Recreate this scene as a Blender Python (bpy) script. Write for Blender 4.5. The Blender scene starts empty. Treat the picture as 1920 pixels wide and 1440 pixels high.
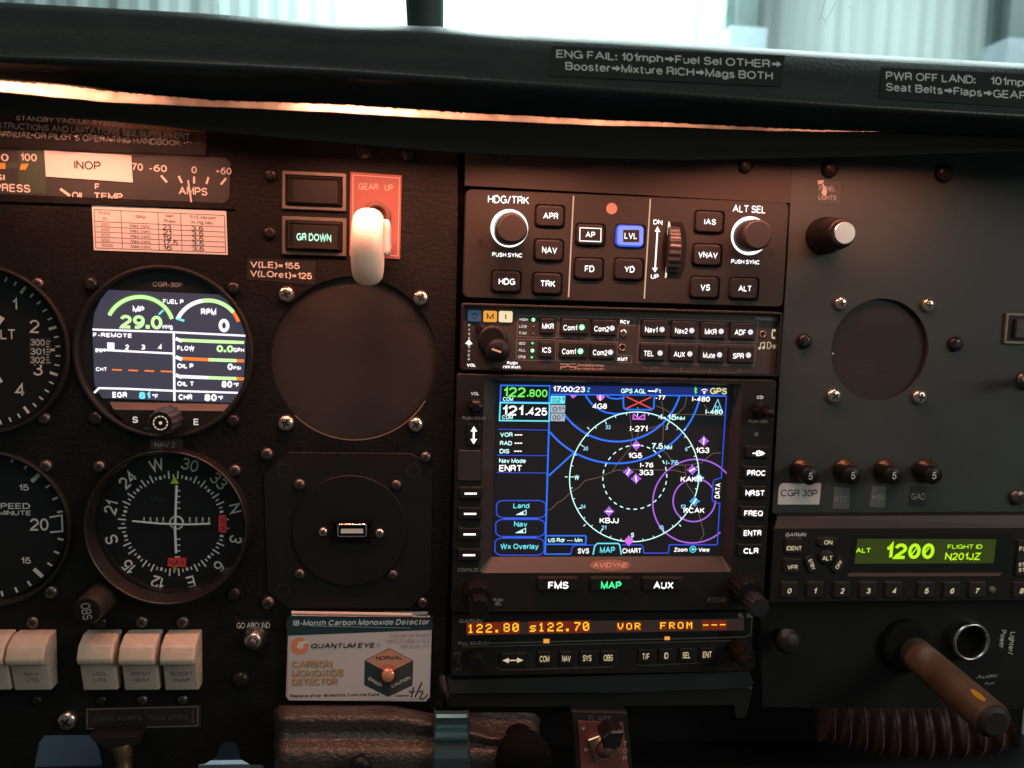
import bpy, bmesh, math, random
from mathutils import Vector, Matrix
random.seed(7)
PI = math.pi
SC = bpy.context.scene
COL = SC.collection
MM = 0.001

# ------------------------------------------------------------------ camera
D = 406.6            # mm from the lens to the face of the instrument panel
F = 1597.9           # focal length in pixels of the 1920 px wide photograph
YAW, PITCH, ROLL = 1.05555201e-01, -9.93108144e-02, 2.97533701e-02
def _rot():
    cy, sy = math.cos(YAW), math.sin(YAW)
    cp, sp = math.cos(PITCH), math.sin(PITCH)
    cr, sr = math.cos(ROLL), math.sin(ROLL)
    Rr = Matrix(((cr, -sr, 0), (sr, cr, 0), (0, 0, 1)))
    Rp = Matrix(((1, 0, 0), (0, cp, sp), (0, -sp, cp)))
    Ry = Matrix(((cy, 0, sy), (0, 1, 0), (-sy, 0, cy)))
    return Ry @ Rp @ Rr
ROT = _rot()
cam_data = bpy.data.cameras.new('camera')
cam = bpy.data.objects.new('camera', cam_data)
COL.objects.link(cam)
SC.camera = cam
cam_data.sensor_width = 36.0
cam_data.lens = F / 1920 * 36.0
cam_data.clip_start = 0.005
cam_data.clip_end = 60.0
cam_data.dof.use_dof = True
cam_data.dof.focus_distance = 0.404
cam_data.dof.aperture_fstop = 12.5
def _b(v):
    return Vector((v.x, v.z, v.y))       # (right, up, forward) -> Blender (x, y, z)
_r, _u, _f = (_b(ROT @ Vector(a)) for a in ((1, 0, 0), (0, 1, 0), (0, 0, 1)))
cam.matrix_world = Matrix(((_r.x, _u.x, -_f.x, 0), (_r.y, _u.y, -_f.y, -D * MM), (_r.z, _u.z, -_f.z, 0), (0, 0, 0, 1)))

def q(px, py, d=0.0):
    """the point (x, z) in mm at which the photograph's pixel meets the plane d mm in front of the panel face"""
    w = ROT @ Vector(((px - 960) / F, -(py - 720) / F, 1.0))
    k = (D - d) / w.z
    return (w.x * k, w.y * k)
def P(px, py, d=0.0):
    x, z = q(px, py, d)
    return Vector((x, -d, z))

# ------------------------------------------------------------------ world, lamps, exposure
W = bpy.data.worlds.new('World')
SC.world = W
W.use_nodes = True
W.node_tree.nodes['Background'].inputs[0].default_value = (0.70, 0.86, 0.80, 1)
W.node_tree.nodes['Background'].inputs[1].default_value = 0.09
SC.view_settings.view_transform = 'Standard'
SC.view_settings.look = 'None'
SC.view_settings.exposure = 0.0
SC.view_settings.gamma = 1.0
SC.cycles.max_bounces = 6
SC.cycles.use_denoising = True
SC.cycles.sample_clamp_indirect = 4.0

def area(name, loc, target, sx, sy, power, color, spread=180):
    l = bpy.data.lights.new(name, 'AREA')
    l.shape = 'RECTANGLE'
    l.size, l.size_y = sx * MM, sy * MM
    l.energy = power
    l.color = color
    l.spread = math.radians(spread)
    o = bpy.data.objects.new(name, l)
    COL.objects.link(o)
    o.location = Vector(loc) * MM
    o.rotation_euler = (Vector(target) - Vector(loc)).to_track_quat('-Z', 'Y').to_euler()
    return o
WARM = (1.0, 0.345, 0.21)
# post lamps strung along under the visor: (pixel x, pixel y at the visor's lip, watts)
LAMPS = [(-60, 205, 0.15), (150, 214, 0.14), (430, 250, 0.17), (690, 268, 0.29), (1010, 284, 0.34), (1290, 290, 0.32), (1560, 286, 0.24), (1760, 286, 0.12)]
for lx, ly, pw in LAMPS:
    p = P(lx, ly - 55, 43)
    area('panel_lamp', p, p + Vector((0, 2, -40)), 60, 8, pw, WARM, 142)
p = P(690, 246, 44)
area('panel_lamp', p, p + Vector((0, 0, -40)), 34, 8, 0.06, WARM, 110)
# daylight of the cabin: side window on the right, windows behind the seats
area('right_cabin_window', (1100, -900, 420), (150, 0, -40), 700, 500, 4.8, (1.0, 0.95, 0.87))
area('rear_cabin_window', (-250, -900, 1150), (0, 0, 0), 800, 500, 3.6, (1.0, 0.90, 0.80))
area('windscreen_daylight', (250, 420, 520), (150, -60, 110), 900, 300, 5.0, (0.84, 1.0, 0.97))
# fill lamps added to brighten the hangar wall and the footwell lining
area('hangar_wall_fill', (380, 2750, 1800), (380, 3600, 700), 1100, 400, 80.0, (0.86, 1.0, 0.98))  # added wash that whitens the middle of the wall
area('hangar_side_fill', (2700, 2600, 1700), (2500, 3600, 600), 1400, 400, 13.0, (0.88, 1.0, 0.99))  # second added lamp, lifts the right side of the wall
area('footwell_fill', (-260, 60, -190), (-240, 330, -330), 120, 80, 0.04, (0.55, 0.75, 1.0))  # added behind the panel to light the lining blue

# ------------------------------------------------------------------ materials
def lin(c):
    return tuple(((v / 255) / 12.92 if v / 255 <= 0.04045 else (((v / 255) + 0.055) / 1.055) ** 2.4) for v in c) + (1,)
MATS = {}
def mat(name, base=(0.02, 0.02, 0.02), rough=0.5, metal=0.0, spec=0.5, bump=None, mottled=None, emit=None, es=1.0, coat=0.0):
    m = bpy.data.materials.new(name)
    m.use_nodes = True
    nt = m.node_tree
    b = nt.nodes['Principled BSDF']
    b.inputs['Base Color'].default_value = tuple(base[:3]) + (1,)
    b.inputs['Roughness'].default_value = rough
    b.inputs['Metallic'].default_value = metal
    b.inputs['Specular IOR Level'].default_value = spec
    b.inputs['Coat Weight'].default_value = coat
    if emit is not None:
        b.inputs['Emission Color'].default_value = emit
        b.inputs['Emission Strength'].default_value = es
    tc = None
    if bump or mottled:
        tc = nt.nodes.new('ShaderNodeTexCoord')
    if bump:
        scale, dist, stretch = bump
        mp = nt.nodes.new('ShaderNodeMapping')
        mp.inputs['Scale'].default_value = stretch
        nz = nt.nodes.new('ShaderNodeTexNoise')
        nz.inputs['Scale'].default_value = scale
        nz.inputs['Detail'].default_value = 4
        bp = nt.nodes.new('ShaderNodeBump')
        bp.inputs['Distance'].default_value = dist * MM
        bp.inputs['Strength'].default_value = 1.0
        nt.links.new(tc.outputs['Object'], mp.inputs[0])
        nt.links.new(mp.outputs[0], nz.inputs['Vector'])
        nt.links.new(nz.outputs['Fac'], bp.inputs['Height'])
        nt.links.new(bp.outputs[0], b.inputs['Normal'])
    if mottled:
        scale, lo, hi = mottled
        nz = nt.nodes.new('ShaderNodeTexNoise')
        nz.inputs['Scale'].default_value = scale
        nz.inputs['Detail'].default_value = 6
        nz.inputs['Roughness'].default_value = 0.65
        cr = nt.nodes.new('ShaderNodeValToRGB')
        cr.color_ramp.elements[0].position = 0.3
        cr.color_ramp.elements[1].position = 0.7
        cr.color_ramp.elements[0].color = tuple(c * lo for c in base[:3]) + (1,)
        cr.color_ramp.elements[1].color = tuple(c * hi for c in base[:3]) + (1,)
        nt.links.new(tc.outputs['Object'], nz.inputs['Vector'])
        nt.links.new(nz.outputs['Fac'], cr.inputs[0])
        nt.links.new(cr.outputs[0], b.inputs['Base Color'])
        mr = nt.nodes.new('ShaderNodeMapRange')
        mr.inputs['To Min'].default_value = max(0.05, rough - 0.12)
        mr.inputs['To Max'].default_value = min(1.0, rough + 0.12)
        nt.links.new(nz.outputs['Fac'], mr.inputs[0])
        nt.links.new(mr.outputs[0], b.inputs['Roughness'])
    MATS[name] = m
    return m
def glow(name, rgb, s=1.0):
    """something that gives off light: backlit lettering, lamps, screens"""
    return mat('glow_' + name, (0.02, 0.02, 0.02), 0.4, spec=0.2, emit=lin(rgb), es=s)
def glassmat(name, tint=(1, 1, 1), refl=0.05, rough=0.03, wavy=0.0):
    m = bpy.data.materials.new(name)
    m.use_nodes = True
    nt = m.node_tree
    nt.nodes.clear()
    out = nt.nodes.new('ShaderNodeOutputMaterial')
    mx = nt.nodes.new('ShaderNodeMixShader')
    tr = nt.nodes.new('ShaderNodeBsdfTransparent')
    tr.inputs[0].default_value = tuple(tint) + (1,)
    gl = nt.nodes.new('ShaderNodeBsdfGlossy')
    gl.inputs['Roughness'].default_value = rough
    lw = nt.nodes.new('ShaderNodeLayerWeight')
    lw.inputs[0].default_value = 0.12
    mr = nt.nodes.new('ShaderNodeMapRange')
    mr.inputs['To Min'].default_value = refl
    mr.inputs['To Max'].default_value = 0.6
    nt.links.new(lw.outputs['Fresnel'], mr.inputs[0])
    mr.inputs['To Max'].default_value = 0.35
    if wavy:
        tc = nt.nodes.new('ShaderNodeTexCoord')
        nz = nt.nodes.new('ShaderNodeTexNoise'); nz.inputs['Scale'].default_value = 220; nz.inputs['Detail'].default_value = 2
        bp = nt.nodes.new('ShaderNodeBump'); bp.inputs['Distance'].default_value = wavy * MM
        nt.links.new(tc.outputs['Object'], nz.inputs['Vector']); nt.links.new(nz.outputs['Fac'], bp.inputs['Height']); nt.links.new(bp.outputs[0], gl.inputs['Normal'])
    nt.links.new(mr.outputs[0], mx.inputs[0])
    nt.links.new(tr.outputs[0], mx.inputs[1])
    nt.links.new(gl.outputs[0], mx.inputs[2])
    nt.links.new(mx.outputs[0], out.inputs[0])
    MATS[name] = m
    return m

wrinkle = mat('black_wrinkle_paint', (0.0082, 0.0088, 0.0084), 0.55, spec=0.17, bump=(520, 0.42, (0.75, 1, 1.1)), mottled=(60, 0.75, 1.3))
greypaint = mat('grey_panel_paint', (0.046, 0.058, 0.055), 0.5, spec=0.3, bump=(1600, 0.03, (1, 1, 1)), mottled=(14, 0.82, 1.16))
stripgrey = mat('grey_filler_paint', (0.034, 0.033, 0.031), 0.6, spec=0.3, bump=(1600, 0.02, (1, 1, 1)), mottled=(30, 0.9, 1.1))
bezel = mat('bezel_plastic', (0.014, 0.014, 0.013), 0.55, spec=0.25, bump=(2500, 0.02, (1, 1, 1)), mottled=(50, 0.9, 1.1))
apface = mat('autopilot_plastic', (0.029, 0.028, 0.026), 0.55, spec=0.3, bump=(2500, 0.02, (1, 1, 1)), mottled=(45, 0.92, 1.08))
rubber = mat('button_rubber', (0.019, 0.017, 0.017), 0.55, spec=0.35, mottled=(90, 0.9, 1.1))
rubberdark = mat('dark_button_rubber', (0.011, 0.011, 0.011), 0.5, spec=0.35)
knobblack = mat('black_knob_plastic', (0.008, 0.008, 0.008), 0.42, spec=0.3)
black = mat('matt_black', (0.008, 0.008, 0.008), 0.7)
gap = mat('shadow_gap_black', (0.004, 0.004, 0.004), 0.9, spec=0.1)
dialblack = mat('dial_black', (0.007, 0.008, 0.008), 0.6, spec=0.25)
coverbrown = mat('blank_cover_sheet', (0.029, 0.0255, 0.024), 0.55, spec=0.3, bump=(260, 0.06, (.15, 1, 2.5)), mottled=(22, 0.75, 1.2))
paper = mat('white_sticker', (0.78, 0.76, 0.74), 0.6, mottled=(30, 0.95, 1.03))
ink = mat('black_ink', (0.02, 0.02, 0.022), 0.6)
inkfade = mat('faded_ink', (0.22, 0.20, 0.20), 0.7)
whitepaint = mat('white_paint', (0.75, 0.74, 0.70), 0.5)
dimpaint = mat('worn_white_paint', (0.34, 0.33, 0.32), 0.6)
faintpaint = mat('faint_grey_paint', (0.12, 0.13, 0.13), 0.6)
redpaint = mat('red_placard', (0.33, 0.115, 0.10), 0.5, mottled=(40, 0.93, 1.06))
redflag = mat('red_flag', (0.90, 0.055, 0.065), 0.5)
chrome = mat('bright_screw_metal', (0.80, 0.66, 0.56), 0.26, metal=1.0)
darkmetal = mat('blackened_screw_metal', (0.028, 0.027, 0.027), 0.28, metal=0.5)
brownmetal = mat('dulled_screw_metal', (0.18, 0.15, 0.14), 0.38, metal=0.9)
slotblack = mat('slot_black', (0.006, 0.005, 0.005), 0.6)
ivory = mat('ivory_plastic', (0.62, 0.53, 0.43), 0.26, mottled=(120, 0.9, 1.04))
knobwhite = mat('white_lever_plastic', (0.88, 0.82, 0.72), 0.35, mottled=(50, .95, 1.03))
for _m, _w, _s in ((knobwhite, 0.85, 0.011), (ivory, 0.5, 0.004)):
    _b2 = _m.node_tree.nodes['Principled BSDF']
    _b2.inputs['Subsurface Weight'].default_value = _w
    _b2.inputs['Subsurface Scale'].default_value = _s
    _b2.inputs['Subsurface Radius'].default_value = (1.0, 0.75, 0.55)
leather = mat('padded_vinyl', (0.058, 0.045, 0.038), 0.27, bump=(560, 1.1, (0.8, 1, 1)), mottled=(60, 0.75, 1.25))
shield = mat('glareshield_vinyl', (0.0150, 0.0205, 0.0195), 0.38, bump=(600, 0.22, (1, 1, 1)), mottled=(40, 0.85, 1.15))
glowshelf = mat('frayed_felt', (0.5, 0.4, 0.3), 0.9, bump=(900, 0.8, (1, 1, 3)))
clear = glassmat('instrument_glass', refl=0.02)
G = {k: glow(k, c, s) for k, (c, s) in dict(
    white=((255, 250, 248), 1.5), soft=((228, 222, 212), 0.85), dim=((170, 162, 150), 0.6), warmline=((235, 190, 160), 0.85), cream=((226, 205, 165), 0.85),
    green=((70, 255, 150), 1.3), lime=((120, 255, 90), 1.0), mint=((190, 255, 225), 1.2), blue=((45, 120, 255), 1.0), indigo=((55, 85, 225), 0.9),
    cyan=((110, 240, 255), 1.0), pale=((205, 255, 250), 1.35), navy=((24, 42, 112), 1.0), grey=((170, 182, 196), 1.0),
    screen=((9, 13, 18), 1.0), tab=((12, 16, 26), 1.0), purple=((176, 105, 235), 1.0), magenta=((225, 110, 235), 1.0), red=((245, 75, 75), 1.0),
    yellow=((250, 245, 120), 1.0), road=((105, 85, 70), 1.0), sky=((70, 175, 250), 1.0), ice=((150, 220, 250), 1.2),
    lvl=((142, 158, 252), 1.0), lvledge=((50, 95, 235), 1.0), panelgrey=((62, 62, 78), 1.0), lcdwhite=((248, 246, 255), 1.3), lcdgreen=((205, 255, 170), 1.15),
    lcdlime=((60, 150, 30), 0.7), lcdorange=((255, 130, 50), 1.1), lcdcyan=((120, 235, 250), 1.1),
    lcdback=((45, 58, 10), 1.0), lcdtext=((188, 246, 28), 1.05), amber=((255, 196, 45), 1.25), ember=((150, 40, 12), 0.55), emberdim=((44, 30, 26), 1.0),
    orange=((240, 160, 60), 1.0), markerblue=((38, 72, 100), 1.0), markercream=((250, 225, 180), 1.0), ledoff=((235, 232, 238), 1.0),
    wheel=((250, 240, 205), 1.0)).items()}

# ------------------------------------------------------------------ mesh building
class MB:
    def __init__(self, m=None):
        self.v, self.f, self.sm, self.mi, self.mats = [], [], [], [], []
        self.cur = 0
        if m: self.use(m)
    def use(self, m):
        if m not in self.mats: self.mats.append(m)
        self.cur = self.mats.index(m)
        return self
    def add(self, verts, faces, smooth=False):
        n = len(self.v)
        self.v += [tuple(v) for v in verts]
        for f in faces:
            self.f.append(tuple(i + n for i in f))
            self.sm.append(smooth)
            self.mi.append(self.cur)
        return self
    # loops of equal length joined to a skin
    def loft(self, loops, cap0=False, cap1=True, closed=True, smooth=False):
        n = len(loops[0])
        vs = [p for l in loops for p in l]
        fs = []
        for i in range(len(loops) - 1):
            for j in range(n if closed else n - 1):
                k = (j + 1) % n
                fs.append((i * n + j, i * n + k, (i + 1) * n + k, (i + 1) * n + j))
        self.add(vs, fs, smooth)
        if cap1: self.add(loops[-1], [tuple(range(n))])
        if cap0: self.add(loops[0], [tuple(reversed(range(n)))])
        return self
    def lathe(self, c, prof, seg=40, smooth=True):
        """profile of (radius, depth towards the camera) turned about the panel's normal through c = (x, z)"""
        loops = [[(c[0] + r * math.cos(2 * PI * j / seg), -d, c[1] + r * math.sin(2 * PI * j / seg)) for j in range(seg)] for r, d in prof]
        return self.loft(loops, False, prof[-1][0] > 0, smooth=smooth)
    def rr(self, c, w, h, r, prof, n=5, cap=True, rot=0.0):
        """rounded rectangle; prof = (inset, depth) from back to front"""
        loops = []
        for ins, d in prof:
            loops.append([(x, -d, z) for x, z in rrect(c, w - 2 * ins, h - 2 * ins, max(r - ins, 0.02), n, rot)])
        return self.loft(loops, False, cap)
    def flat(self, pts, d):
        """flat outline of (x, z) points at depth d"""
        return self.add([(x, -d, z) for x, z in pts], [tuple(range(len(pts)))])
    def prism(self, pts, d0, d1, bev=0.0):
        if bev:
            cx = sum(p[0] for p in pts) / len(pts); cz = sum(p[1] for p in pts) / len(pts)
            ins = [(p[0] + (cx - p[0]) * bev / max(1e-6, math.hypot(cx - p[0], cz - p[1])), p[1] + (cz - p[1]) * bev / max(1e-6, math.hypot(cx - p[0], cz - p[1]))) for p in pts]
            return self.loft([[(x, -d0, z) for x, z in pts], [(x, -(d1 - bev), z) for x, z in pts], [(x, -d1, z) for x, z in ins]])
        return self.loft([[(x, -d0, z) for x, z in pts], [(x, -d1, z) for x, z in pts]])
    def stroke(self, pts, w, d, closed=False):
        n = len(pts)
        L, Rr = [], []
        for i in range(n):
            a = pts[i - 1] if (i > 0 or closed) else None
            b = pts[(i + 1) % n] if (i < n - 1 or closed) else None
            def nrm(p, r):
                dx, dz = r[0] - p[0], r[1] - p[1]
                l = math.hypot(dx, dz) or 1e-9
                return (-dz / l, dx / l)
            ns = []
            if a: ns.append(nrm(a, pts[i]))
            if b: ns.append(nrm(pts[i], b))
            nx = sum(k[0] for k in ns); nz = sum(k[1] for k in ns)
            l = math.hypot(nx, nz) or 1e-9
            nx /= l; nz /= l
            cs = max(0.35, nx * ns[0][0] + nz * ns[0][1])
            o = w / 2 / cs
            L.append((pts[i][0] + nx * o, -d, pts[i][1] + nz * o)); Rr.append((pts[i][0] - nx * o, -d, pts[i][1] - nz * o))
        fs = [(i, (i + 1) % n, n + (i + 1) % n, n + i) for i in range(n if closed else n - 1)]
        return self.add(L + Rr, fs)
    def tube(self, pts, rad, seg=14, cap=True):
        loops = []
        pts = [Vector(p) for p in pts]
        up = Vector((0, 0, 1))
        for i, p in enumerate(pts):
            t = (pts[min(i + 1, len(pts) - 1)] - pts[max(i - 1, 0)]).normalized()
            u = up if abs(t.dot(up)) < 0.95 else Vector((0, 1, 0))
            a = t.cross(u).normalized(); b = t.cross(a).normalized()
            r = rad[i] if isinstance(rad, (list, tuple)) else rad
            loops.append([tuple(p + (a * math.cos(2 * PI * j / seg) + b * math.sin(2 * PI * j / seg)) * r) for j in range(seg)])
        return self.loft(loops, cap, cap, smooth=True)
    def xprism(self, prof, x0, x1, bev=0.8):
        """outline of (z, depth) points drawn out along x, edges rounded"""
        bm = bmesh.new()
        a = [bm.verts.new((x0, -d, z)) for z, d in prof]
        b = [bm.verts.new((x1, -d, z)) for z, d in prof]
        n = len(prof)
        bm.faces.new(a); bm.faces.new(list(reversed(b)))
        for i in range(n): bm.faces.new((a[i], b[i], b[(i + 1) % n], a[(i + 1) % n]))
        bmesh.ops.recalc_face_normals(bm, faces=bm.faces)
        if bev: bmesh.ops.bevel(bm, geom=list(bm.edges), offset=bev, segments=3, affect='EDGES', profile=0.5, clamp_overlap=True)
        bm.verts.index_update()
        self.add([tuple(v.co) for v in bm.verts], [tuple(v.index for v in f.verts) for f in bm.faces], True)
        bm.free()
        return self
    def plate(self, outer, holes, d, thick):
        """sheet with openings; outlines are (x, z) points"""
        c = bpy.data.curves.new('sheet', 'CURVE')
        c.dimensions = '2D'; c.fill_mode = 'BOTH'; c.extrude = thick / 2
        for pts in [outer] + list(holes):
            s = c.splines.new('POLY')
            s.points.add(len(pts) - 1)
            s.use_cyclic_u = True
            for p, k in zip(s.points, pts): p.co = (k[0], k[1], 0, 1)
        o = bpy.data.objects.new('sheet', c)
        m = o.to_mesh()
        self.add([(v.co.x, -d + thick / 2 - v.co.z, v.co.y) for v in m.vertices], [tuple(p.vertices) for p in m.polygons])
        o.to_mesh_clear()
        bpy.data.objects.remove(o); bpy.data.curves.remove(c)
        return self
    # lettering -------------------------------------------------------
    def tmm(self, s, c, w, h, d, rot=0.0, bold=0.0, shear=0.0, sx=1.0, cap=None):
        """text centred at c; cap height h mm; stretched to w mm wide when w is given"""
        vs, fs, x0, x1 = glyphs(s, bold, shear)
        k = h / 0.69
        kx = k * sx if not w else w / max(1e-6, (x1 - x0))
        mx = (x0 + x1) / 2
        ca, sa = math.cos(math.radians(rot)), math.sin(math.radians(rot))
        out = []
        for x, y, l in vs:
            u, v = (x - mx) * kx, (y - 0.345) * k
            out.append((c[0] + u * ca - v * sa, -d - l * .006, c[1] + u * sa + v * ca))
        return self.add(out, fs)
    def t(self, s, x0, x1, y0, y1, d, rot=0.0, bold=0.02, shear=0.0):
        """text filling the photograph's box x0..x1, cap line y0 to baseline y1"""
        cx, cy = (x0 + x1) / 2, (y0 + y1) / 2
        c = q(cx, cy, d)
        if abs(rot) > 45:
            w = dist(q(cx, y0, d), q(cx, y1, d)); h = dist(q(x0, cy, d), q(x1, cy, d))
        else:
            w = dist(q(x0, cy, d), q(x1, cy, d)); h = dist(q(cx, y0, d), q(cx, y1, d))
        return self.tmm(s, c, w, h, d, rot, bold, shear)
    # shapes given in the photograph's pixels, laid on the plane at depth d --------
    def pl(self, pts, w, d, closed=False):
        cx = sum(p[0] for p in pts) / len(pts); cy = sum(p[1] for p in pts) / len(pts)
        return self.stroke([q(p[0], p[1], d) for p in pts], w * px_mm(cx, cy, d), d, closed)
    def pf(self, pts, d):
        return self.flat([q(p[0], p[1], d) for p in pts], d)
    def prect(self, x0, y0, x1, y1, d):
        return self.pf([(x0, y0), (x1, y0), (x1, y1), (x0, y1)], d)
    def pdisc(self, x, y, r, d, seg=20):
        c = q(x, y, d); k = r * px_mm(x, y, d)
        return self.flat([(c[0] + k * math.cos(2 * PI * j / seg), c[1] + k * math.sin(2 * PI * j / seg)) for j in range(seg)], d)
    def parc(self, x, y, r, w, d, a0=0, a1=360, n=48, dash=0):
        c = q(x, y, d); k = px_mm(x, y, d)
        pts = [(c[0] + r * k * math.cos(math.radians(a0 + (a1 - a0) * j / n)), c[1] + r * k * math.sin(math.radians(a0 + (a1 - a0) * j / n))) for j in range(n + 1)]
        if dash:
            for j in range(0, n, dash * 2): self.stroke(pts[j:j + dash + 1], w * k, d)
            return self
        return self.stroke(pts, w * k, d)

def rrect(c, w, h, r, n=5, rot=0.0):
    pts = []
    r = min(r, w / 2 - 1e-4, h / 2 - 1e-4)
    for sx, sz, a0 in ((1, 1, 0), (-1, 1, 90), (-1, -1, 180), (1, -1, 270)):
        for j in range(n + 1):
            a = math.radians(a0 + 90 * j / n)
            pts.append((sx * (w / 2 - r) + r * math.cos(a), sz * (h / 2 - r) + r * math.sin(a)))
    ca, sa = math.cos(math.radians(rot)), math.sin(math.radians(rot))
    return [(c[0] + x * ca - z * sa, c[1] + x * sa + z * ca) for x, z in pts]
def circ(c, r, seg=56):
    return [(c[0] + r * math.cos(2 * PI * j / seg), c[1] + r * math.sin(2 * PI * j / seg)) for j in range(seg)]
def dist(a, b): return math.hypot(a[0] - b[0], a[1] - b[1])
def px_mm(x, y, d=0.0):
    return (dist(q(x - 5, y, d), q(x + 5, y, d)) + dist(q(x, y - 5, d), q(x, y + 5, d))) / 20
def box4(tl, tr, br, bl, d):
    a, b, c, e = (q(p[0], p[1], d) for p in (tl, tr, br, bl))
    return ((a[0] + b[0] + c[0] + e[0]) / 4, (a[1] + b[1] + c[1] + e[1]) / 4), (dist(a, b) + dist(c, e)) / 2, (dist(a, e) + dist(b, c)) / 2
def cwh(cx, cy, w, h, d):
    return q(cx, cy, d), dist(q(cx - w / 2, cy, d), q(cx + w / 2, cy, d)), dist(q(cx, cy - h / 2, d), q(cx, cy + h / 2, d))
# a plain grotesque drawn as pen strokes: skeletons on a cap height of 1
def _A(cx, cy, rx, ry, a0, a1, n=9):
    return [(cx + rx * math.cos(math.radians(a0 + (a1 - a0) * i / n)), cy + ry * math.sin(math.radians(a0 + (a1 - a0) * i / n))) for i in range(n + 1)]
def _skeletons():
    A = _A
    S = {}
    S['A'] = (.88, [[(0, 0), (.44, 1), (.88, 0)], [(.17, .36), (.71, .36)]])
    S['B'] = (.70, [[(0, 0), (0, 1), (.42, 1)] + A(.42, .76, .25, .24, 90, -90) + [(0, .52)], [(.42, .52)] + A(.43, .26, .27, .26, 90, -90) + [(0, 0)]])
    S['C'] = (.82, [A(.43, .5, .43, .5, 38, 322, 20)])
    S['D'] = (.76, [[(0, 0), (0, 1), (.36, 1)] + A(.36, .5, .40, .5, 90, -90, 12) + [(0, 0)]])
    S['E'] = (.62, [[(.62, 1), (0, 1), (0, 0), (.63, 0)], [(0, .52), (.57, .52)]])
    S['F'] = (.58, [[(.58, 1), (0, 1), (0, 0)], [(0, .50), (.50, .50)]])
    S['G'] = (.84, [A(.43, .5, .43, .5, 42, 340, 20) + [(.84, .46)], [(.50, .46), (.84, .46), (.84, .0)]])
    S['H'] = (.70, [[(0, 0), (0, 1)], [(.70, 0), (.70, 1)], [(0, .52), (.70, .52)]])
    S['I'] = (.0, [[(0, 0), (0, 1)]])
    S['J'] = (.50, [[(.50, 1), (.50, .28)] + A(.25, .27, .25, .27, 0, -180, 10) + [(0, .34)]])
    S['K'] = (.72, [[(0, 0), (0, 1)], [(.68, 1), (0, .36)], [(.25, .58), (.72, 0)]])
    S['L'] = (.56, [[(0, 1), (0, 0), (.56, 0)]])
    S['M'] = (.82, [[(0, 0), (0, 1), (.41, .04), (.82, 1), (.82, 0)]])
    S['N'] = (.70, [[(0, 0), (0, 1), (.70, 0), (.70, 1)]])
    S['O'] = (.86, [A(.43, .5, .43, .5, 90, 450, 24)])
    S['P'] = (.66, [[(0, 0), (0, 1), (.38, 1)] + A(.38, .73, .28, .27, 90, -90) + [(0, .46)]])
    S['Q'] = (.86, [A(.43, .5, .43, .5, 90, 450, 24), [(.50, .26), (.84, -.04)]])
    S['R'] = (.70, [[(0, 0), (0, 1), (.40, 1)] + A(.40, .745, .27, .255, 90, -90) + [(0, .49)], [(.36, .49), (.50, .47), (.60, .38), (.62, .22), (.66, .0)]])
    S['S'] = (.68, [A(.35, .745, .31, .255, 12, 270, 12)[:-1] + A(.34, .26, .345, .26, 88, -168, 12)])
    S['T'] = (.72, [[(0, 1), (.72, 1)], [(.36, 1), (.36, 0)]])
    S['U'] = (.70, [[(0, 1), (0, .34)] + A(.35, .34, .35, .34, 180, 360, 12) + [(.70, 1)]])
    S['V'] = (.80, [[(0, 1), (.40, 0), (.80, 1)]])
    S['W'] = (1.16, [[(0, 1), (.29, 0), (.58, .98), (.87, 0), (1.16, 1)]])
    S['X'] = (.76, [[(0, 0), (.74, 1)], [(.02, 1), (.76, 0)]])
    S['Y'] = (.78, [[(0, 1), (.39, .43), (.78, 1)], [(.39, .43), (.39, 0)]])
    S['Z'] = (.68, [[(.03, 1), (.66, 1), (0, 0), (.68, 0)]])
    S['0'] = (.56, [A(.28, .5, .28, .5, 90, 450, 22)])
    S['1'] = (.26, [[(0, .72), (.14, .76), (.26, .98), (.26, 0)]])
    S['2'] = (.56, [A(.28, .70, .28, .30, 170, -28, 11) + [(.05, .10), (0, 0), (.57, 0)]])
    S['3'] = (.56, [A(.27, .755, .25, .245, 165, -90, 11) + [(.20, .51)], [(.24, .51)] + A(.27, .265, .29, .265, 90, -168, 12)])
    S['4'] = (.60, [[(.44, 0), (.44, .98), (0, .28), (.60, .28)]])
    S['5'] = (.56, [[(.50, 1), (.10, 1), (.04, .50)] + A(.27, .32, .29, .32, 128, -165, 13)])
    S['6'] = (.57, [A(.285, .32, .285, .32, 90, 450, 18), A(.40, .40, .40, .60, 68, 182, 10)])
    S['7'] = (.54, [[(0, 1), (.54, 1), (.30, .52), (.18, 0)]])
    S['8'] = (.56, [A(.28, .76, .245, .24, 90, 450, 16), A(.28, .26, .28, .26, 90, 450, 18)])
    S['9'] = (.57, [A(.285, .68, .285, .32, 90, 450, 18), A(.17, .60, .40, .60, -112, 2, 10)])
    x = .73
    S['a'] = (.56, [A(.27, .52, .24, .21, 155, 0, 8) + [(.51, .14), (.56, .0)], [(.51, .42), (.25, .40)] + A(.21, .20, .21, .20, 90, 300, 9) + [(.51, .22)]])
    S['b'] = (.56, [[(0, 1), (0, 0)], A(.28, x / 2, .28, x / 2, 170, -170, 16)])
    S['c'] = (.52, [A(.28, x / 2, .28, x / 2, 45, 315, 14)])
    S['d'] = (.56, [[(.56, 1), (.56, 0)], A(.28, x / 2, .28, x / 2, 10, 350, 16)])
    S['e'] = (.56, [[(.02, .40), (.56, .40)] + A(.28, x / 2, .28, x / 2, 4, 318, 16)])
    S['f'] = (.34, [[(.34, 1), (.26, 1), (.15, .93), (.13, .80), (.13, 0)], [(0, x), (.33, x)]])
    S['g'] = (.56, [A(.28, x / 2, .28, x / 2, 10, 350, 16), [(.56, x), (.56, .0)] + A(.28, .0, .28, .27, 0, -160, 9)])
    S['h'] = (.52, [[(0, 1), (0, 0)], [(0, .46)] + A(.26, .47, .26, .26, 165, 0, 8) + [(.52, 0)]])
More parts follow.
